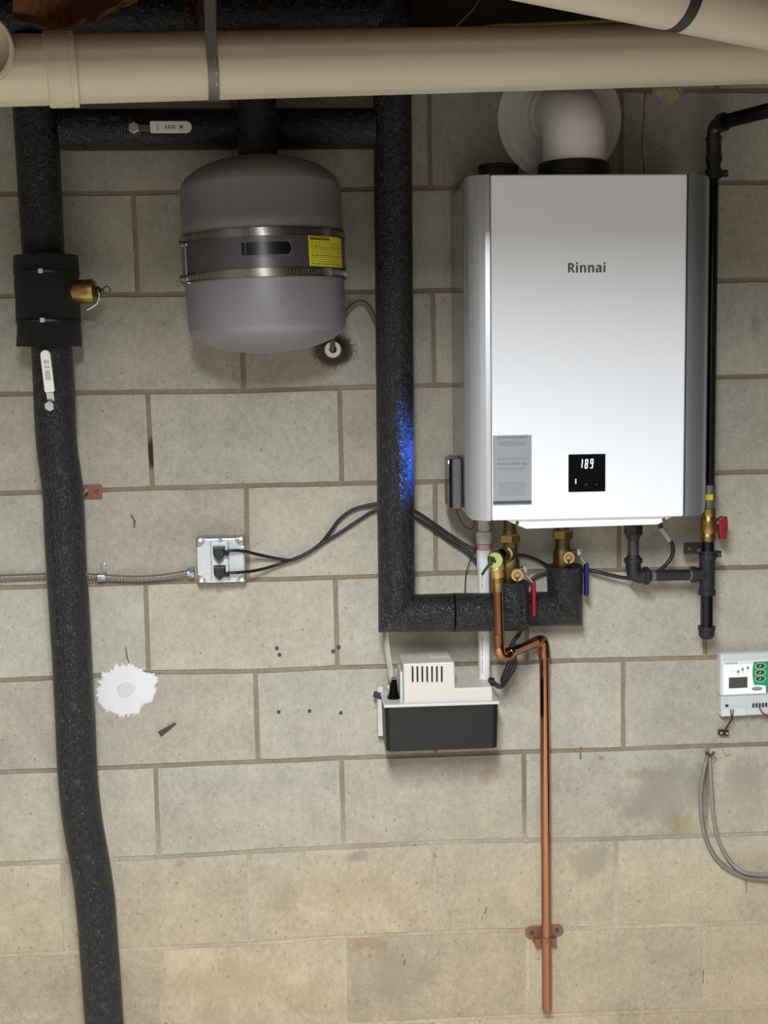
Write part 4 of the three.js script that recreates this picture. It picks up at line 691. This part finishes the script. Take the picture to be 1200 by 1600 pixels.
// ---------------------------------------------------------------- junction box, conduit and cords
{
  const zf = 0.038, a = at(307.5, 912.5, zf), b = at(383, 838.5, zf), o = thing('junction_box', 'square galvanised junction box with two black plugs on the block wall', 'electrical box', at(346, 876, 0));
  part('box', rbox(a.x, b.x, a.y, b.y, 0.0, zf - 0.004, 0.005, 3), galv, o);
  const W = b.x - a.x, H = b.y - a.y, r = 0.017, s = new THREE.Shape(), x0 = a.x + 0.002, x1 = b.x - 0.002, y0 = a.y + 0.002, y1 = b.y - 0.002;
  s.moveTo(x0 + r, y0); s.lineTo(x1 - r, y0); s.absarc(x1, y0, r, Math.PI, Math.PI / 2, true); s.lineTo(x1, y1 - r); s.absarc(x1, y1, r, -Math.PI / 2, -Math.PI, true); s.lineTo(x0 + r, y1); s.absarc(x0, y1, r, 0, -Math.PI / 2, true); s.lineTo(x0, y0 + r); s.absarc(x0, y0, r, Math.PI / 2, 0, true);
  const cover = part('cover', slab(s, 0.0085, zf - 0.0045, 0.003, 8), P(0xd6d8d9, 0.35, 0.4, { roughnessMap: rep(cloudTex, 0.05) }), o, 'raised metal cover');
  const c = V((a.x + b.x) / 2, (a.y + b.y) / 2, zf + 0.004);
  part('receptacle', rbox(c.x - 0.016, c.x + 0.014, a.y + 0.010, b.y - 0.010, zf, zf + 0.0065, 0.002), P(0xd9dadc, 0.35), cover);
  part('cover_fold', [rbox(c.x + 0.016, c.x + 0.0175, a.y + 0.006, b.y - 0.006, zf + 0.0035, zf + 0.006, 0.0006), rbox(c.x - 0.021, c.x - 0.0195, a.y + 0.006, b.y - 0.006, zf + 0.0035, zf + 0.006, 0.0006)], galv, cover);
  for (const [px, py] of [[313, 844], [376, 842], [315, 907], [378, 906]]) part('corner_screw', turned(at(px, py, zf - 0.006), at(px, py, zf + 0.004), [[0, 0.0055], [0.008, 0.0055], [0.010, 0.004], [0.010, 0]], 14), zinc, o);
  part('cover_screw', disc(at(344.5, 844.5, zf + 0.004), V(0, 0, 1), 0.0045, 0.002), M(0xa9b4c6, 0.3, 0.8), o);
  for (const [px, py] of [[343, 862], [344, 892]]) {
    const q = at(px, py, zf + 0.006), h = new THREE.Shape(), w = 0.0122; h.moveTo(-w, 0.013); h.lineTo(w, 0.013); h.lineTo(w, -0.002); h.quadraticCurveTo(w * 0.8, -0.010, 0, -0.0165); h.quadraticCurveTo(-w * 0.8, -0.010, -w, -0.002); h.closePath();
    const g = slab(h, 0.026, 0, 0.003, 8); g.translate(q.x, q.y, zf + 0.0055); const pl = thing('plug', py < 880 ? 'black angled plug in the upper socket of the junction box' : 'black angled plug in the lower socket of the junction box', 'plug', q); part('body', g, rubber, pl);
    part('strain_relief', rod(V(q.x + 0.008, q.y - 0.004 + (py < 880 ? 0.003 : -0.001), zf + 0.022), V(q.x + 0.020, q.y - 0.004 + (py < 880 ? 0.003 : -0.001), zf + 0.024), 0.0052, 12), rubber, pl);
  }
  part('connector', [hex(at(304, 893, 0.016), at(297, 894, 0.016), 0.012), rod(at(298, 894, 0.016), at(292, 895, 0.016), 0.0095, 16)], galv, o, 'conduit connector');
  // armoured cable
  const cp = new THREE.CatmullRomCurve3([at(-80, 905, 0.012), at(0, 902.5, 0.012), at(70, 900, 0.012), at(130, 900, 0.012), at(160, 901.5, 0.012), at(215, 904, 0.013), at(260, 900.5, 0.014), at(296, 894.5, 0.016)], false, 'centripetal');
  const n = 640, sg = 12, fr = cp.computeFrenetFrames(n, false), pos = [], idx = [], uv = [], Lc = cp.getLength();
  for (let i = 0; i <= n; i++) { const p = cp.getPointAt(i / n), rad = 0.0066 * (1 + 0.14 * Math.sin(i / n * Lc / 0.0066 * Math.PI * 2 * 0.98)); for (let k = 0; k <= sg; k++) { const t = k / sg * Math.PI * 2, q = p.clone().addScaledVector(fr.normals[i], rad * Math.cos(t)).addScaledVector(fr.binormals[i], rad * Math.sin(t)); pos.push(q.x, q.y, q.z); uv.push(i / n * Lc, k / sg * 0.04); } }
  for (let i = 0; i < n; i++) for (let k = 0; k < sg; k++) { const p = i * (sg + 1) + k, q = p + sg + 1; idx.push(p, p + 1, q, q, p + 1, q + 1); }
  const cg = new THREE.BufferGeometry(); cg.setAttribute('position', new THREE.Float32BufferAttribute(pos, 3)); cg.setAttribute('uv', new THREE.Float32BufferAttribute(uv, 2)); cg.setIndex(idx); cg.computeVertexNormals();
  solo('armoured_cable', cg, M(0xa79d96, 0.32, 0.85), 'ribbed metal armoured cable running left along the wall from the junction box', 'cable', at(0, 902, 0.012));
  const k = at(160, 899, 0), st = thing('cable_strap', 'shiny one hole strap holding the ribbed armoured cable to the wall', 'strap', V(k.x, k.y, 0));
  part('hoop', turned(V(k.x - 0.008, at(160, 901, 0.012).y, 0.012), V(k.x + 0.008, at(160, 901, 0.012).y, 0.012), [[0, 0.0082], [0, 0.0098], [0.016, 0.0098], [0.016, 0.0082]]), zinc, st);
  part('tab', (() => { const p = at(162, 886, 0.0); return rbox(p.x - 0.0062, p.x + 0.0062, p.y - 0.012, p.y + 0.010, 0, 0.003, 0.001); })(), zinc, st); part('screw', turned(V(at(162.5, 884, 0).x, at(162.5, 884, 0).y, 0.001), V(at(162.5, 884, 0).x, at(162.5, 884, 0).y, 0.009), [[0, 0.004], [0.002, 0.0055], [0.008, 0.0042], [0.008, 0]], 12), zinc, st);
}
{
  const w = (pts, z) => pts.map(([x, y, q]) => at(x, y, q ?? z)), mk = (pts, r, m, l, cat = 'cord') => solo('power_cord', tube(pts, r, 10), m, l, cat, pts[0]);
  mk(w([[355, 861, 0.062], [366, 860, 0.06], [385, 862, 0.05], [405, 867, 0.03], [440, 874, 0.014], [455, 875, 0.012], [475, 867, 0.012], [500, 850, 0.014], [515, 832, 0.016], [530, 812, 0.016], [552, 796, 0.016], [575, 789.5, 0.018], [600, 787, 0.022], [648, 799, 0.022], [675, 816, 0.022], [705, 837, 0.022], [730, 853, 0.026], [745, 859, 0.03], [757, 866, 0.022], [780, 872, 0.016], [810, 867, 0.016], [835, 873, 0.016], [856, 884, 0.012]]), 0.0035, rubber, 'black power cord from the upper plug, arching over the lower one to the heater valves');
  mk(w([[357, 895, 0.062], [370, 894.5, 0.06], [390, 893, 0.046], [415, 888, 0.026], [440, 880, 0.016], [460, 873, 0.022], [485, 861, 0.02], [510, 845, 0.014], [530, 833, 0.014], [560, 813, 0.014], [588, 797, 0.016], [620, 797, 0.02], [648, 809, 0.018], [675, 826, 0.016], [705, 847, 0.016], [728, 861, 0.02], [742, 873, 0.03], [752, 890, 0.03], [757, 905, 0.028], [762, 930, 0.026]]), 0.0035, rubber, 'black power cord from the lower plug, dropping behind the black pipe towards the pump');
  mk(w([[806, 926, 0.02], [820, 914, 0.018], [836, 901, 0.016], [860, 893, 0.01]]), 0.0034, P(0x3a3a38, 0.5), 'short dark grey cord between the two water valves');
  mk(w([[905, 889, 0.016], [930, 893, 0.03], [955, 899, 0.035], [985, 904, 0.04], [1008, 902, 0.05], [1028, 893, 0.055], [1042, 881, 0.06], [1051, 866, 0.06], [1051, 852, 0.062], [1045, 842, 0.065]]), 0.0042, rubber, 'black cord passing behind the gas elbow and curling up to the heater bottom');
  const o = thing('cord_connector', 'pale wrapped cord end hanging from the right of the heater bottom', 'connector', at(1040, 840, 0.07));
  part('wrap', tube(w([[1045.5, 843, 0.065], [1040, 834, 0.07], [1033, 825, 0.075]]), 0.0058, 12), P(0xa9a59c, 0.45), o); part('lead', tube(w([[1033.5, 826, 0.075], [1030.5, 819, 0.08], [1029, 806, 0.09]]), 0.0046, 10), rubber, o);
  solo('thin_wire', tube(w([[741, 862, 0.032], [733, 880, 0.02], [728, 898, 0.014], [726.5, 928, 0.012]]), 0.0012, 6), rubber, 'thin black wire hanging left of the white condensate pipe', 'wire', at(727, 925, 0.012));
  // looped grey cables, lower right
  solo('grey_cable', tube(w([[1106.5, 1180, 0.004], [1102, 1194, 0.016], [1096, 1225, 0.018], [1095, 1255, 0.016], [1098, 1290, 0.014], [1107, 1320, 0.014], [1122, 1344, 0.014], [1142, 1360, 0.013], [1170, 1371, 0.013], [1196, 1374, 0.014], [1250, 1376, 0.016]]), 0.0048, 10), P(0x80786f, 0.42), 'grey cable, outer strand of the loop hanging at the lower right', 'cable', at(1107, 1180, 0));
  solo('grey_cable', tube(w([[1108, 1179, 0.003], [1109.5, 1195, 0.01], [1111, 1225, 0.012], [1113, 1255, 0.012], [1118, 1295, 0.011], [1128, 1325, 0.011], [1142, 1347, 0.011], [1160, 1362, 0.0235], [1180, 1366, 0.024], [1200, 1366, 0.024], [1250, 1366, 0.026]]), 0.0042, 10), P(0x8a8278, 0.42), 'grey cable, inner strand of the loop hanging at the lower right', 'cable', at(1109, 1180, 0));
  const h = at(1108, 1177, 0), hk = solo('hook', tube([V(h.x - 0.004, h.y, -0.004), V(h.x - 0.004, h.y, 0.014), V(h.x, h.y + 0.004, 0.021), V(h.x + 0.003, h.y + 0.008, 0.022)], 0.003, 8), M(0x55483c, 0.5, 0.4), 'small dark hook in the wall that the grey cables hang from', 'hook', h);
}
// ---------------------------------------------------------------- irrigation controller at the right edge
{
  const zf = 0.032, X = x => at(x, 1060, zf).x, Y = y => at(1150, y, zf).y, xa = X(1127), xb = xa + 0.235, o = thing('sprinkler_controller', 'white wall mounted sprinkler timer with a green label cut off by the right edge', 'controller', at(1160, 1118, 0));
  const tilt = g => { g.translate(-xa, -Y(1120), 0); g.rotateZ(0.012); g.translate(xa, Y(1120), 0); return g; };
  part('case', tilt(rbox(xa, xb, Y(1088), Y(1021), 0.0, zf, 0.006, 3)), P(0xc9cdca, 0.4), o);
  part('lower_case', tilt(rbox(xa + 0.003, xb, Y(1121), Y(1086), 0.0, zf - 0.006, 0.004, 3)), P(0xc3c7c4, 0.4), o);
  part('wiring_door', tilt(rbox(xa + 0.004, X(1168), Y(1119.5), Y(1108), zf - 0.010, zf - 0.003, 0.0015)), P(0xd0d3d1, 0.4), o); part('wiring_ledge', tilt(rbox(X(1170), xb, Y(1119), Y(1109), zf - 0.010, zf - 0.004, 0.0015)), P(0xc8cbc9, 0.4), o);
  const cv = document.createElement('canvas'); cv.width = 1024; cv.height = 400; const x = cv.getContext('2d'), k = 1024 / 150;  // 150 px wide region
  x.fillStyle = '#fbfcfb'; x.fillRect(0, 0, 1024, 400); x.fillStyle = '#dfe2df'; x.fillRect(0, 0, 1024, 44); x.fillStyle = '#9a9d9e'; for (let i = 0; i < 6; i++) x.fillRect(16 + i * 22, 12, 15, 24);
  x.fillStyle = '#2f8f62'; x.beginPath(); x.moveTo(308, 20); x.lineTo(1024, 10); x.lineTo(1024, 400); x.lineTo(436, 400); x.lineTo(430, 312); x.lineTo(314, 300); x.quadraticCurveTo(280, 170, 308, 20); x.fill();
  for (const [u, v] of [[376, 74], [376, 150], [376, 226]]) { x.strokeStyle = '#b6d8c4'; x.lineWidth = 7; x.beginPath(); x.ellipse(u, v, 52, 34, 0, 0, 7); x.stroke(); x.fillStyle = '#1e3c30'; x.beginPath(); x.ellipse(u, v, 45, 28, 0, 0, 7); x.fill(); x.fillStyle = '#9cc3ac'; x.fillRect(u - 6, v - 16, 12, 26); x.fillRect(u - 20, v + 4, 14, 10); }
  x.fillStyle = '#ffffff'; x.beginPath(); x.ellipse(350, 344, 84, 44, 0, 0, 7); x.fill(); x.fillStyle = '#7d8f90'; x.beginPath(); x.ellipse(344, 344, 56, 25, 0, 0, 7); x.fill();
  x.fillStyle = '#8c8f90'; for (const [u, v] of [[150, 128], [196, 104], [248, 88]]) { x.beginPath(); x.ellipse(u, v, 14, 20, 0, 0, 7); x.fill(); x.fillRect(u - 2, v + 10, 5, 42); } x.fillStyle = '#c9cccb'; x.fillRect(56, 118, 70, 7);
  const t = new THREE.CanvasTexture(cv); t.colorSpace = THREE.SRGBColorSpace;
  const pw = xb - 0.004 - X(1131), ph = Y(1033) - Y(1085), pl = new THREE.PlaneGeometry(pw, ph); pl.translate(X(1131) + pw / 2, Y(1059), zf + 0.0004); part('face_label', tilt(pl), P(0xffffff, 0.45, 0, { map: t }), o, 'printed face with green panel');
  part('screen', tilt(rbox(X(1139.5), X(1168.5), Y(1075.5), Y(1058.5), zf - 0.002, zf + 0.0012, 0.0006)), P(0x4a4c46, 0.3), o, 'grey screen');
  const term = []; for (let i = 0; i < 7; i++) term.push(tilt(rbox(X(1178 + i * 5), X(1181 + i * 5), Y(1108), Y(1101.5), zf - 0.008, zf - 0.0045, 0.0004))); term.push(tilt(rbox(X(1135.5), X(1140.5), Y(1105.5), Y(1101.5), zf - 0.008, zf - 0.0055, 0.0004)));
  part('terminals', term, P(0x2b2a29, 0.5), o);
  solo('sensor_lead', [tube([at(1141.5, 1109, zf), at(1142.5, 1117, zf), at(1143, 1122, 0.04), at(1139.5, 1129, 0.02), at(1134, 1137, 0.014), at(1131.5, 1143, 0.012)], 0.0013, 6), tube([at(1145.5, 1109, zf), at(1145, 1117, zf), at(1144, 1123, 0.04), at(1140.5, 1130, 0.02), at(1135, 1138, 0.013), at(1132.5, 1143, 0.012)], 0.0013, 6)], P(0x4a2e28, 0.5), 'thin brown twin wires hanging from the sprinkler timer', 'wire', at(1143, 1110, zf));
  const c = at(1131, 1145, 0.012), s = thing('wire_connector', 'small black two screw connector hanging below the sprinkler timer', 'connector', c);
  const g = rbox(-0.0115, 0.0115, -0.006, 0.006, 0, 0.013, 0.003); g.rotateZ(-0.12); g.translate(c.x, c.y, 0.002); part('body', g, P(0x242722, 0.4), s); for (const d of [-1, 1]) part('screw', disc(V(c.x + d * 0.0065, c.y - d * 0.0008, 0.0146), V(0, 0, 1), 0.0028, 0.001), zinc, s);
  for (const [i, col, l] of [[0, 0x7d2a2c, 'dull red wire leaving the terminals of the sprinkler timer'], [1, 0xd8d2c4, 'pale wire leaving the terminals of the sprinkler timer']]) solo('terminal_wire', tube([at(1186 + i * 9, 1104, zf - 0.004), at(1190 + i * 8, 1112, zf + 0.003), at(1200 + i * 4, 1119, zf - 0.005), at(1230, 1126, 0.03)], 0.0016, 6), P(col, 0.5), l, 'wire', at(1190 + i * 9, 1108, zf));
}
// ---------------------------------------------------------------- small things on the wall
{
  // plugs drilled into the blocks
  for (const [px, py, l] of [[432.5, 1013, 'upper of the two dark plugs beside each other at the left below the junction box'], [436.8, 1023.3, 'lower of the two dark plugs beside each other at the left below the junction box'], [520.6, 1018, 'dark plug just left of the mortar joint above the pump corner'], [529.3, 1011.5, 'dark plug on the right edge of the mortar joint above the pump corner'], [435.5, 1112.5, 'leftmost of three dark plugs in a row left of the pump'], [483.5, 1111, 'middle of three dark plugs in a row left of the pump'], [532.5, 1114, 'rightmost of three dark plugs in a row left of the pump']]) {
    const c = at(px, py, 0); solo('wall_plug', turned(V(c.x, c.y, -0.006), V(c.x, c.y, 0.0016), [[0, 0.0042], [0.006, 0.0044], [0.0072, 0.0040], [0.0076, 0.0026], [0.0066, 0]], 14), screwBlue, l, 'wall plug', V(c.x, c.y, 0));
  }
  // smeared patch of white filler
  const c = at(196, 1077, 0), N = 260, pos = [c.x, c.y, 0.0042], idx = [], uv = [0, 0];
  const rad = [[-3.14, 45], [-2.6, 46], [-2.2, 46], [-1.9, 44], [-1.57, 44], [-1.2, 42], [-0.8, 38], [-0.45, 46], [-0.1, 48], [0.15, 50], [0.35, 54], [0.6, 44], [0.9, 42], [1.3, 40], [1.7, 41], [2.1, 40], [2.5, 42], [2.8, 42], [3.15, 45]];
  const R = a => { for (let i = 1; i < rad.length; i++) if (a <= rad[i][0]) return mix(rad[i - 1][1], rad[i][1], (a - rad[i - 1][0]) / (rad[i][0] - rad[i - 1][0])); return 45; };
  for (const [f, z] of [[0.3, 0.0040], [0.7, 0.0034], [0.92, 0.0024], [1, 0.0012], [1, -0.001]]) for (let k = 0; k < N; k++) {
    const a = -Math.PI + k / N * Math.PI * 2, jag = f > 0.9 ? 1 + 0.12 * noise.noise(Math.cos(a) * 4, Math.sin(a) * 4, 1.5) : 1, r = pm(R(a), 0) * f * jag, tooth = f > 0.99 ? Math.max(-0.35, noise.noise(k * 0.61, 2.4, 3.3) + 0.6 * noise.noise(k * 0.23, 7.1, 1.3)) : 0;
    const x = c.x + r * Math.cos(a) + Math.cos(a) ** 3 * pm(5, 0) * tooth, y = c.y + r * Math.sin(a) + Math.sin(a) * pm(9, 0) * tooth; pos.push(x, y, z + (f < 0.95 ? 0.0012 * noise.noise(x * 90, y * 60, 4) : 0)); uv.push(x, y);
  }
  for (let k = 0; k < N; k++) { const n = (k + 1) % N; idx.push(0, 1 + k, 1 + n); for (let q = 0; q < 4; q++) { const a = 1 + q * N + k, b = 1 + q * N + n; idx.push(a, a + N, b, b, a + N, b + N); } }
  const g = new THREE.BufferGeometry(); g.setAttribute('position', new THREE.Float32BufferAttribute(pos, 3)); g.setAttribute('uv', new THREE.Float32BufferAttribute(uv, 2)); g.setIndex(idx); g.computeVertexNormals();
  solo('filler_patch', g, M(0xdddcd8, 0.85, 0, { bumpMap: rep(grainTex, 0.06), bumpScale: 0.001 }), 'ragged white patch of filler smeared on the blocks right of the left riser', 'patch', V(c.x, c.y, 0));
  // splinter
  const s = [[247, 1143], [252, 1150], [262, 1142], [276, 1130], [272, 1129], [262, 1135]].map(([x, y]) => at(x, y, 0)); solo('wood_splinter', slab(outline([...s]), 0.004, 0.0005, 0.0008), M(0x4c3826, 0.8), 'small brown splinter stuck on the wall below the white patch', 'splinter', s[0]);
  // lump of dried foam
  const lp = at(1045, 148, 0), lumps = [[1030, 141, 11], [1042, 143, 12], [1053, 146, 10], [1047, 154, 8], [1046, 160, 5.5], [1060, 141, 7]].map(([x, y, r]) => { const q = at(x, y, 0), g2 = new THREE.IcosahedronGeometry(pm(r, 0), 3), p = g2.attributes.position; for (let i = 0; i < p.count; i++) { const k = 1 + 0.35 * noise.noise(p.getX(i) * 150 + x, p.getY(i) * 150, p.getZ(i) * 150 + y); p.setXYZ(i, p.getX(i) * k, p.getY(i) * k, p.getZ(i) * k * 0.7); } g2.computeVertexNormals(); g2.translate(q.x, q.y, 0.002); return g2; });
  solo('foam_lump', lumps, M(0xb7a888, 0.85), 'lumpy tan blob of dried foam on the wall right of the flue', 'foam', V(lp.x, lp.y, 0));
  // torn kraft paper up in the joists
  const sheet = (name, label, pts, z, col) => {                        // crumpled strip between an upper and a lower edge
    const n = 26, m = 8, ps = [], ix = [], u = []; const E = (row, t) => { const f = t * (row.length - 1), i = Math.min(row.length - 2, Math.floor(f)); return [mix(row[i][0], row[i + 1][0], f - i), mix(row[i][1], row[i + 1][1], f - i)]; };
    for (let lay = 0; lay < 2; lay++) for (let j = 0; j <= m; j++) for (let i = 0; i <= n; i++) { const [ax, ay] = E(pts[0], i / n), [bx, by] = E(pts[1], i / n), px = mix(ax, bx, j / m), py = mix(ay, by, j / m) + 2.5 * noise.noise(i * 0.9, j * 1.3, 5), q = at(px, py, z + 0.02 * Math.sin(j / m * 5 + i * 0.16) + 0.012 * noise.noise(i * 0.5, j * 0.8, 2) - 0.0012 * lay); ps.push(q.x, q.y, q.z); u.push(q.x, q.y); }
    const C = n + 1, S = C * (m + 1); for (let lay = 0; lay < 2; lay++) for (let j = 0; j < m; j++) for (let i = 0; i < n; i++) { const a = lay * S + j * C + i, b = a + C; lay ? ix.push(a, a + 1, b, a + 1, b + 1, b) : ix.push(a, b, a + 1, a + 1, b, b + 1); }
    const gg = new THREE.BufferGeometry(); gg.setAttribute('position', new THREE.Float32BufferAttribute(ps, 3)); gg.setAttribute('uv', new THREE.Float32BufferAttribute(u, 2)); gg.setIndex(ix); gg.computeVertexNormals();
    return solo(name, toCreasedNormals(gg, 0.6), M(col, 0.85, 0, { map: rep(kraftTex, 0.25), side: THREE.DoubleSide }), label, 'paper', at(pts[0][0][0], pts[0][0][1], z));
  };
  sheet('torn_paper', 'large flap of torn brown kraft paper hanging in the upper left corner', [[[20, -60], [110, -50], [215, -45]], [[20, 30], [62, 38], [82, 47], [100, 44], [140, 37], [165, 24], [215, 2]]], 0.24, 0xa8977e);
  sheet('torn_paper', 'small scrap of brown kraft paper hanging left of the grey hanger strap', [[[270, -50], [330, -50]], [[284, 4], [296, 14], [300, 38], [310, 40], [311, 16], [326, 4]]], 0.22, 0xa8927e);
  sheet('torn_paper', 'tiny brown paper tip right of the grey hanger strap at the top edge', [[[390, -50], [440, -50]], [[402, 0], [409, 9], [416, 3]]], 0.22, 0xa8927e);
  solo('yellow_cable', tube([at(690, 56, 0.10), at(740, 46, 0.10), at(775, 40, 0.10), at(830, 38, 0.10), at(890, 35, 0.10), at(960, 32, 0.09), at(1100, 30, 0.08)], 0.0048, 10), P(0x7d6a20, 0.5), 'yellow cable lying above the drain pipe over the flue', 'cable', at(775, 40, 0.10));
  solo('grey_wire', tube([at(700, 60, 0.11), at(708, 46, 0.11), at(726, 28, 0.12), at(745, 6, 0.13), at(760, -40, 0.14)], 0.002, 8), P(0x5a524c, 0.5), 'thin grey wire slanting up above the drain pipe right of the centre riser', 'wire', at(708, 46, 0.11));
}
scene.traverse(o => { if (o.isLight) o.castShadow = true; });
renderer.render(scene, camera);
